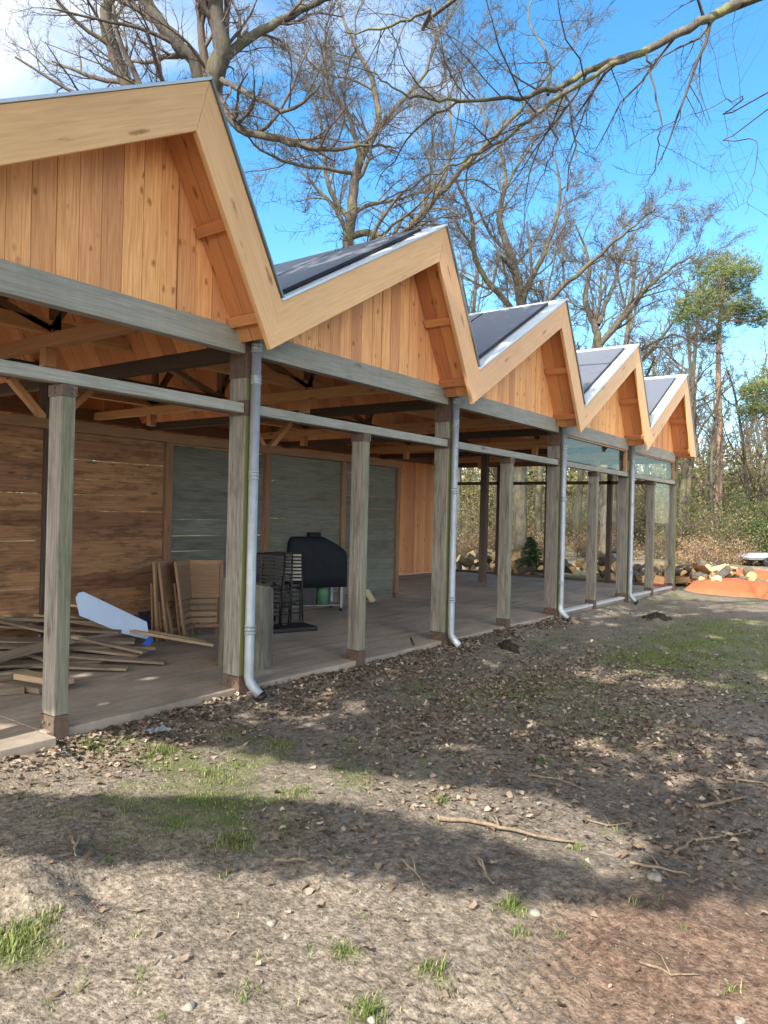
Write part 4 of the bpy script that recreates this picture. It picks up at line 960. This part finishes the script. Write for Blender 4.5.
pb_=at_depth(716,545,33); pine(5,13.0,.17,[(.97,.2,0,.2,1.5,.7),(.93,-1.2,-.5,-.1,1.2,.5),(.93,1.5,.4,.0,1.3,.45),(.85,-1.6,.2,-.2,1.3,.6),(.86,1.0,-.5,.1,1.1,.5),(.78,-1.7,.4,.2,1.2,.6),(.8,2.1,-1.2,.3,1.0,.4),(.72,.3,.6,.2,.9,.4)],'tall Scots pine with bare orange trunk and flat crown beyond the last gable',(pb_[0],pb_[1],-.1),1,0.,.12)
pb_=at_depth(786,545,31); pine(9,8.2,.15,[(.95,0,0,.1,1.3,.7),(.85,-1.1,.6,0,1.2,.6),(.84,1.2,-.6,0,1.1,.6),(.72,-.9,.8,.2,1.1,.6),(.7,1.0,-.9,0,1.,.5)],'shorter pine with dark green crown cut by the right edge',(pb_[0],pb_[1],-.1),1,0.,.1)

# background bare trees (three kinds), individually placed
WD=dict(OAK,kids=(10,7,6,6),max=4,seg=(1.2,.8,.5,.35),rmin=.011,crook=(.06,.16,.22,.24),t0=(.3,.15,.1),ang=(25,65),len=(.42,.5,.5,.5))
protos=[]
for i,(H,r,sd,lab) in enumerate(((12,.17,101,'a'),(9.5,.13,102,'b'),(13,.22,103,'c'))):
    t=auto_tree(sd,H,r,WD,(.05*(i-1),.04)); protos.append((t.mesh((0,1),M['bark'] if i!=1 else M['barkdark'],'trunk'),t.mesh(range(2,9),M['twig'],'crown')))
rw=np.random.default_rng(5)
place=[]
def put(x,dd): 
    p=at_depth(x,540,dd); place.append((p[0],p[1]))
for x,dd in ((690,38),(745,36),(765,44),(700,50),(730,55),(660,46),(640,52),(590,40),(560,48),(480,44),(500,30),(455,36),(540,34),(430,45),(610,34),(575,33),(400,50),(360,48),(310,44),(262,46),(230,40),(170,42),(120,46),(60,44),(20,48),(715,30),(752,60),(675,62),(625,64),(530,58),(470,60),(350,62),(280,58),(200,60),(90,58),(790,40),(810,48),(835,38),(780,56),(850,60),(-40,44),(-80,52),(550,42),(515,46),(650,36),(680,33)): put(x,dd)
lb=['slender bare tree standing in the wood beyond the yard','short dark bare tree standing in the wood beyond the yard','thick bare tree standing in the wood beyond the yard']
first=[None]*3
for j,(x,y) in enumerate(place):
    i=j%3; sc=rw.uniform(.75,1.15)
    tree_obj('bare_tree',lb[i],'tree',(x,y,-.1),[('trunk',protos[i][0]),('crown',protos[i][1])],rw.uniform(0,6.28),sc,'bare trees of the wood behind the pavilion')
# shrubs: twiggy brush with small leaves
def shrub_mesh(seed,n_st,H,Rr,leaves_n,lsize,mat,tw):
    t=Tree(seed); rng=t.rng; tips=[]
    for i in range(n_st):
        a=rng.uniform(0,6.28); d=np.array([math.cos(a)*rng.uniform(.1,.9),math.sin(a)*rng.uniform(.1,.9),1.]); p=np.array([rng.normal(0,Rr*.3),rng.normal(0,Rr*.3),-.05]); L=H*rng.uniform(.5,1.1)
        t.branch(p,d,L,.018,2,dict(OAK,kids=(0,0,7,4),max=4,seg=(1,.5,.4,.3,.2),rmin=.006,up=(0,0,-.03,-.02,0),crook=(.1,.1,.18,.25,.3),len=(.5,.5,.5,.5)))
    me=t.mesh(range(0,9),tw,'stems',(4,4,4,3,3)); pts=np.concatenate([b[0][1:] for b in t.br])
    k=rng.integers(0,len(pts),leaves_n); c=pts[k]+rng.normal(0,.10,(leaves_n,3)); a=rng.normal(0,1,(leaves_n,3)); a/=np.linalg.norm(a,axis=1)[:,None]; b=np.cross(a,rng.normal(0,1,(leaves_n,3))); b/=np.linalg.norm(b,axis=1)[:,None]
    s=rng.uniform(.5,1,(leaves_n,1))*lsize; V=np.stack([c-a*s,c+b*s*.5,c+a*s,c-b*s*.5],1).reshape(-1,3)
    tone=np.clip(fbm(c[:,0]*1.5,c[:,1]*1.5+c[:,2]*1.5,2,seed)*1.0+rng.normal(0,.2,leaves_n),0,1)
    return me,np_mesh('foliage',V,np.arange(len(V)).reshape(-1,4),mat,np.repeat(tone,4))
sA=shrub_mesh(201,26,2.6,1.1,2600,.05,M['brush'],M['twig']); sB=shrub_mesh(202,22,1.5,1.0,1800,.05,M['straw'],M['twig']); sC=shrub_mesh(203,24,2.4,.9,6500,.055,M['hollyleaf'],M['barkdark'])
def shrub(kind,x,dd,sc,lab,group):
    p=at_depth(x,545,dd); tree_obj('shrub' if kind!=1 else 'bracken_clump',lab,'shrub',(p[0],p[1],-.12),[('stems',(sA,sB,sC)[kind][0]),('foliage',(sA,sB,sC)[kind][1])],rw.uniform(0,6.28),sc,group)
for x,dd,sc in ((690,30,1.1),(705,34,1.2),(725,28,1.),(700,40,1.5),(735,40,1.5),(765,34,1.4),(680,44,1.7),(655,40,1.5),(630,36,1.2),(600,44,1.5),(560,40,1.3),(520,38,1.2),(485,40,1.4),(455,34,1.1),(780,46,1.6),(760,50,1.8),(710,52,1.8),(640,54,1.8),(580,52,1.7),(500,52,1.8),(440,48,1.7),(400,44,1.6),(800,36,1.4),(830,44,1.6)):
    shrub(0,x,dd,sc,'twiggy olive green shrub at the edge of the wood','shrubs at the edge of the wood')
for x,dd,sc in ((672,42,2.2),(700,46,2.5),(730,48,2.5),(760,46,2.4),(620,50,2.3),(560,52,2.3),(520,48,2.2),(470,50,2.2),(790,48,2.4),(690,54,2.6),(745,56,2.6)):
    shrub(0,x,dd,sc,'tall twiggy olive shrub deep in the wood','tall shrubs deep in the wood')
for x,dd,sc in ((690,27,.8),(700,25.5,.7),(720,26.5,.8),(745,27,.8),(660,30,.9),(620,29,.9),(585,30,.9),(548,30,.8),(500,29,.9),(470,29,.8),(450,28,.8),(600,35,1.),(530,35,1.1),(765,30,.9)):
    shrub(1,x,dd,sc,'dry rust brown bracken in front of the wood','bracken in front of the wood')
shrub(2,740,31,1.25,'dark evergreen bush at the right in front of the pine trunk','')
shrub(2,715,36,1.1,'smaller evergreen bush left of the pine trunk','')
shrub(2,765,30,1.0,'evergreen bush cut off by the right edge','')
# small fir behind the glazed room
def fir():
    rng=np.random.default_rng(8); V=[];RN=[]; t=Tree(9); t.br.append((np.array([[0,0,-.1],[0,0,.9],[0,0,1.75]]),np.array([.05,.03,.008]),0))
    for j in range(16):
        z=.15+1.5*j/16; Rr=.85*(1-j/17)**.8
        for q in range(9):
            a=rng.uniform(0,6.28); e=np.array([math.cos(a)*Rr,math.sin(a)*Rr,z-.12*Rr+rng.normal(0,.05)]); s0=np.array([0,0,z]); t.br.append((np.array([s0,(s0+e)/2+np.array([0,0,.04]),e]),np.array([.012,.008,.004]),1))
            for w in range(70):
                f=rng.uniform(.15,1); p=s0*(1-f)+e*f; v=np.array([math.cos(a),math.sin(a),.1])*.6+rng.normal(0,.7,3); v/=np.linalg.norm(v); s=np.cross(v,[0,0,1.]); s/=np.linalg.norm(s)+1e-6
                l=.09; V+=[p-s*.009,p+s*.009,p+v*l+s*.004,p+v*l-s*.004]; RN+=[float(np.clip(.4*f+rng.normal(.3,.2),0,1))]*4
    return t.mesh((0,1),M['barkdark'],'trunk'),np_mesh('crown',V,np.arange(len(V)).reshape(-1,4),M['fir'],RN)
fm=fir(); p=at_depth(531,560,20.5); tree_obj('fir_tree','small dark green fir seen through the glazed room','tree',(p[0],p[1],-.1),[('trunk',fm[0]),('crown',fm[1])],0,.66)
# far wood: one mass
t=Tree(301); FP=dict(OAK,kids=(12,6,4),max=3,seg=(2,1.2,.8,.5),rmin=.022,crook=(.05,.15,.2,.2),t0=(.15,.1,.1),ang=(25,65),len=(.38,.5,.5))
t.branch(np.array([0,0,-.2]),np.array([0,0,1.]),13,.2,0,FP); base=t.br
allb=[]; rf=np.random.default_rng(31)
T2=Tree(1); 
for j in range(230):
    ang=rf.uniform(-.62,.66); dd=rf.uniform(66,110); a=TH-ang; cx,cy=dd*math.cos(a),dd*math.sin(a); z=rf.uniform(0,6.28); c,s=math.cos(z),math.sin(z); sc=rf.uniform(.7,1.25)
    Rm=np.array([[c,-s,0],[s,c,0],[0,0,1]])*sc
    for p,r,l in base: T2.br.append((p@Rm.T+np.array([cx,cy,0]),r*sc,l))
o=link('far_wood',T2.mesh(range(0,9),M['twig'],'far_wood',(5,4,3,3))); tag(o,'bare wood closing the view far behind the pavilion','wood',kind='stuff')
nb_=120000; ang=rf.uniform(-.62,.68,nb_); dd=rf.uniform(46,100,nb_); h=rf.random(nb_)**1.8*6.0; a=TH-ang
C=np.stack([dd*np.cos(a),dd*np.sin(a),h],-1); av=rf.normal(0,1,(nb_,3)); av/=np.linalg.norm(av,axis=1)[:,None]; bv=np.cross(av,rf.normal(0,1,(nb_,3))); bv/=np.linalg.norm(bv,axis=1)[:,None]
s=rf.uniform(.1,.32,(nb_,1)); V=np.stack([C-av*s,C+bv*s*.35,C+av*s,C-bv*s*.35],1).reshape(-1,3)
tag(link('far_undergrowth',np_mesh('far_undergrowth',V,np.arange(len(V)).reshape(-1,4),M['brush'],np.repeat(rf.random(nb_),4))),'tangled undergrowth filling the far wood','undergrowth',kind='stuff')

# ------------------------------------------------------------------ logs, tarp, yard items
def split_log(seed):
    rng=random.Random(seed); mb=MB(); L=.36; r=.09+.03*rng.random(); k=6; a0=rng.random()*6; span=rng.choice([2.2,3.1,6.28]); pr=[]
    if span<6:
        pr=[(0,0)]+[(r*math.cos(a0+span*i/k),r*math.sin(a0+span*i/k)) for i in range(k+1)]
    else: pr=[(r*math.cos(6.283*i/9),r*.9*math.sin(6.283*i/9)) for i in range(9)]
    n=len(pr); vs=[(-L/2,y,z) for y,z in pr]+[(L/2+.02*rng.random(),y,z) for y,z in pr]
    mb.add(vs,[tuple(range(n)),tuple(range(2*n-1,n-1,-1))],0,[(0,y*4+x,z*4) for x,y,z in vs]); 
    for i in range(n):
        j=(i+1)%n; bk=0 if (span<6 and (i==0 or j==0)) else 1
        mb.add([vs[i],vs[j],vs[j+n],vs[i+n]],[(3,2,1,0)],bk,[(x,y,z) for x,y,z in (vs[i],vs[j],vs[j+n],vs[i+n])])
    return mb.mesh('log',[M['endgrain'],M['bark']])
lm=[split_log(i) for i in range(10)]
rl=np.random.default_rng(12)
def log_at(x,y,z):
    o=link('firewood_log',lm[rl.integers(0,10)],None,(x,y,z)); o.rotation_euler=(rl.uniform(0,6.28),rl.normal(0,.35),rl.uniform(0,6.28)); s=rl.uniform(.85,1.3); o.scale=(s,s,s)
    tag(o,'split firewood log tumbled on the pile behind the glazed room','log','split firewood logs in the pile')
for j in range(190):
    n_=rl.uniform(3.9,11.2); dpt=rl.random(); u=18.6+2.0*dpt; hmax=.52*math.sin(math.pi*min(1,.12+dpt*.8))*(.75+.25*math.sin(n_*2)); log_at(u,n_,-.02+hmax*rl.random()**.6)
def tarp(u0,u1,n0,n1,hh,seed,label,skew):
    nu,nn=26,90; V=[]
    for i in range(nu):
        for j in range(nn):
            s=i/(nu-1); t=j/(nn-1); n=n0+(n1-n0)*t; end=min(1,t*14,(1-t)*14)**.5
            prof=math.sin(math.pi*s)**.6; x=u0+(u1-u0)*s+skew*(n-n1)+.12*math.sin(n*1.7+seed)
            zz=hh*prof*(.25+.75*end)*(.78+.3*float(fbm(np.array([n*1.1+seed]),np.array([s*1.5]),3,seed)[0]))
            zz+=.05*abs(math.sin(n*5+5*s+3*math.sin(n*2.3+seed)))*prof+.05*abs(math.sin(n*13+s*7+2*math.sin(s*9)))*prof*(1-prof+.35)-.03
            zz+=.10*prof*(abs(float(fbm(np.array([n*2.6+seed]),np.array([s*3.1+n*.7]),3,seed+5)[0])-.5)*2-.15)
            V.append((x,n,-.12+zz+.02*random.random()*(0<s<1)))
    F=[(i*nn+j,(i+1)*nn+j,(i+1)*nn+j+1,i*nn+j+1) for i in range(nu-1) for j in range(nn-1)]
    o=link('tarpaulin',np_mesh('tarpaulin',V,F,M['tarp'],smooth=True)); tag(o,label,'tarpaulin')
tarp(17.85,19.3,-2.5,4.65,.27,1,'orange tarpaulin spread over the nearer firewood row at the right',.02)
tarp(20.8,22.6,-4.5,6.0,.36,2,'second orange tarpaulin behind the nearer one',.05)
for j in range(26):
    n_=rl.uniform(0,4.6); log_at(20.1+.7*rl.random(),n_,.0+.25*rl.random())
# dark rail, pale stack on trestles at the far right
a=at_depth(680,566,24); b=at_depth(727,563,25); mb=MB(); mb.beam(a,b,.10,.12); 
free('timber_baulk',mb,M['darkbeam'],'dark timber baulk lying beyond the firewood at the right','timber')
c=at_depth(766,566,27); tl=local_thing('flat_trailer','low flat trailer loaded with pale sheets and a black bag at the right','trailer',(c[0],c[1],-.1),R(-40))
tl.scale=(.7,.7,.7)
mb=MB(); mb.box((-1.6,-.7,.42),(1.6,.7,.52)); mb.build('trailer_bed',M['trim'],tl,.01)
for x in (-.5,.5):
    for y in (-.75,.75): mb=MB(); mb.tube([(x,y-.08,.28),(x,y+.08,.28)],.28,16); mb.build('wheel',M['black'],tl)
for i in range(4): mb=MB(); mb.box((-1.5+.1*i,-.6,.53+.05*i),(.4+.05*i,.6,.57+.05*i)); mb.build('sheet',M['bluesheet'],tl,.005)
mb=MB(); loft(mb,[rrect(.4,1.3,-.4,.4,.53,.1,4,.04),rrect(.35,1.35,-.45,.45,.68,.12,4,.06),rrect(.5,1.2,-.3,.3,.85,.12,4,.06)]); mb.build('bag',M['black'],tl)
c=at_depth(620,558,20.2); bx=local_thing('tool_box','dark grey box standing among the firewood behind the glass','box',(c[0],c[1],.28),R(20))
mb=MB(); mb.box((-.25,-.2,0),(.25,.2,.32)); mb.build('box_body',M['trim'],bx,.01); mb=MB(); mb.box((-.27,-.22,.322),(.27,.22,.37)); mb.build('lid',M['black'],bx,.01)

# ------------------------------------------------------------------ unseen tree added behind the camera to shade the yard
SUN_EL, SUN_AZ = 38.0, (-1.0,-.08)
sd=np.array([SUN_AZ[0],SUN_AZ[1],0]); sd/=np.linalg.norm(sd); SD=np.array([sd[0]*math.cos(R(SUN_EL)),sd[1]*math.cos(R(SUN_EL)),math.sin(R(SUN_EL))])
def toward(u,n,z): # point at height z that shades ground point (u,n)
    k=(z+.12)/SD[2]; return np.array([u,n,-.12])+SD*k

def crown_shade():  # added crown: leaves kept only where the ground is meant to be dark
    rng=np.random.default_rng(88); n=120000; u=rng.uniform(1.5,16.5,n); v=rng.uniform(-4.5,8,n)
    q=.83*u+.55*v+.10*(fbm(v*2.2,u*.5,3,91)-.5)
    lo=np.interp(v,[0,.6,1.,1.5,2.,3.4],[3.3,3.24,3.12,3.2,3.27,3.33]); upb=np.interp(v,[.8,1.0,1.24,1.67,2.34,3.16,4.1,5],[3.3,3.42,3.6,3.82,4.1,4.24,4.14,4.05]); st=np.interp(v,[.8,1.13,1.61,2.0,2.36,3.24,3.77,4.5,5],[3.3,3.7,4.1,4.32,4.48,4.73,4.92,5.09,5.05])
    upb=upb-np.where(v<2.2,.13,.06); st=np.where(v<1.04,upb-1,st+np.where(v<2.2,.17,.07)); keep=(q>lo+.03)&~((q>upb)&(q<st)); dist=np.minimum(np.abs(q-lo),np.minimum(np.abs(q-upb),np.abs(q-st)))
    dens=np.where(dist<.45,1.,np.where(fbm(u*.9,v*.9,4,93)>.40,.42,.06))*np.clip((16.5-u)/3,.15,1)
    keep&=rng.random(n)<dens; u=u[keep]; v=v[keep]; dist=dist[keep]; m=len(u); z=4.3+.42*np.clip(u-2,0,20)+rng.uniform(0,.5,m)
    C=np.stack([u,v,np.full(m,-.12)],-1)+SD[None]*((z+.12)/SD[2])[:,None]
    a=rng.normal(0,1,(m,3)); a/=np.linalg.norm(a,axis=1)[:,None]; b=np.cross(a,rng.normal(0,1,(m,3))); b/=np.linalg.norm(b,axis=1)[:,None]; s=np.where(dist<.14,.07,np.where(dist<.3,.10,.13))[:,None]*rng.uniform(.7,1.3,(m,1))
    V=np.stack([C-a*s,C+b*s*.7,C+a*s,C-b*s*.7],1)
    org=np.array([-4.5,-2.,-.1]); t=Tree(95)
    pp,rr=smooth_path([np.zeros(3),np.array([.1,.1,4.]),np.array([0,.3,8.]),np.array([.2,.2,10.3])],[.3,.26,.18,.05],5); t.br.append((pp,rr,0))
    for k in range(40):
        e=C[rng.integers(0,m)]-org; s0=np.array([0,.2,rng.uniform(5.5,9)]); mid=(s0+e)/2+np.array([0,0,.5]); bb,b2=smooth_path([s0,mid,e],[.07,.045,.015],5); t.br.append((bb,b2,1))
    tree_obj('added_shade_tree','unseen evergreen crown added behind the viewer, shaped to shade the yard','tree',tuple(org),[('trunk',t.mesh((0,1),M['barkdark'],'trunk')),('crown',np_mesh('crown',(V-org).reshape(-1,3),np.arange(4*m).reshape(-1,4),M['hollyleaf'],np.repeat(rng.random(m),4)))])
crown_shade()
# ------------------------------------------------------------------ world, sun, camera
w=bpy.data.worlds.new('World'); scene.world=w; w.use_nodes=True; nt=w.node_tree; nt.nodes.clear(); N=NT(nt)
out=N.n('ShaderNodeOutputWorld'); bg=N.n('ShaderNodeBackground'); bg.inputs[1].default_value=.15
sky=N.n('ShaderNodeTexSky',sky_type='NISHITA'); sky.sun_disc=False; sky.sun_elevation=R(SUN_EL); sky.sun_rotation=math.atan2(sd[0],sd[1]); sky.air_density=1.0; sky.dust_density=.4; sky.ozone_density=2.0
tc=N.n('ShaderNodeTexCoord').outputs['Generated']
sp=N.n('ShaderNodeSeparateXYZ'); N.l(tc,sp.inputs[0])
zz=N.math('ADD',N.math('MAXIMUM',sp.outputs[2],0.),.22)
cx=N.math('DIVIDE',sp.outputs[0],zz); cy=N.math('DIVIDE',sp.outputs[1],zz); cb=N.n('ShaderNodeCombineXYZ'); N.l(cx,cb.inputs[0]); N.l(cy,cb.inputs[1])
n1=N.noise(cb.outputs[0],1.1,7,.58,.3)
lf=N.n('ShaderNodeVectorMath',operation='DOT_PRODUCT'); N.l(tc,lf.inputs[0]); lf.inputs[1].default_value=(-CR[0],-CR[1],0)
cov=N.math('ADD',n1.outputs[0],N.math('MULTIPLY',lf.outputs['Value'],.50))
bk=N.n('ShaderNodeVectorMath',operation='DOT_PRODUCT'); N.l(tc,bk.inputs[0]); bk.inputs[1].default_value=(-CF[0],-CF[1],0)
cov=N.math('ADD',cov,N.math('MULTIPLY',N.math('MAXIMUM',bk.outputs['Value'],0.),.7))  # extra cloud cover added behind the camera to light the facade
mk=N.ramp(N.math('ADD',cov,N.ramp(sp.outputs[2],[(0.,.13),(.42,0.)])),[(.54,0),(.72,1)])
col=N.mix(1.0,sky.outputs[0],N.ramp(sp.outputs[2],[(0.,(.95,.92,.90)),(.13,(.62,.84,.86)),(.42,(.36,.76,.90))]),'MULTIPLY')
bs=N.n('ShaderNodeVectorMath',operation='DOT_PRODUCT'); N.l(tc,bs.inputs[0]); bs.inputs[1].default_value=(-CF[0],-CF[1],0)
c=N.mix(mk,col,N.mix(N.ramp(N.math('ADD',bs.outputs['Value'],.5),[(.25,0),(.75,1)]),(3.0,3.15,3.3),(13.,12.7,12.2)))  # unseen clouds behind the camera made far brighter, as added fill light
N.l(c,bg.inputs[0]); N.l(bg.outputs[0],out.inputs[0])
sl=bpy.data.lights.new('sun','SUN'); sl.energy=4.6; sl.angle=R(.45); sl.color=(1,.95,.87); so=bpy.data.objects.new('sun',sl); COL.objects.link(so)
so.rotation_euler=Vector(SD).to_track_quat('Z','Y').to_euler()
cam=bpy.data.cameras.new('camera'); co=bpy.data.objects.new('camera',cam); COL.objects.link(co)
cam.sensor_fit='VERTICAL'; cam.sensor_height=36; cam.lens=F_PX/1024*36; cam.clip_end=1000; cam.clip_start=.05
mw=Matrix.Identity(4)
for i in range(3): mw[i][0]=CR[i]; mw[i][1]=CU[i]; mw[i][2]=-CF[i]
mw[2][3]=CAMZ; co.matrix_world=mw; scene.camera=co
scene.view_settings.view_transform='Standard'; scene.view_settings.look='None'; scene.view_settings.exposure=1.4; scene.view_settings.gamma=1
scene.cycles.transparent_max_bounces=16; scene.cycles.max_bounces=8; scene.cycles.diffuse_bounces=4
for o in list(bpy.data.objects):
    if '_local' in o.keys(): del o['_local']
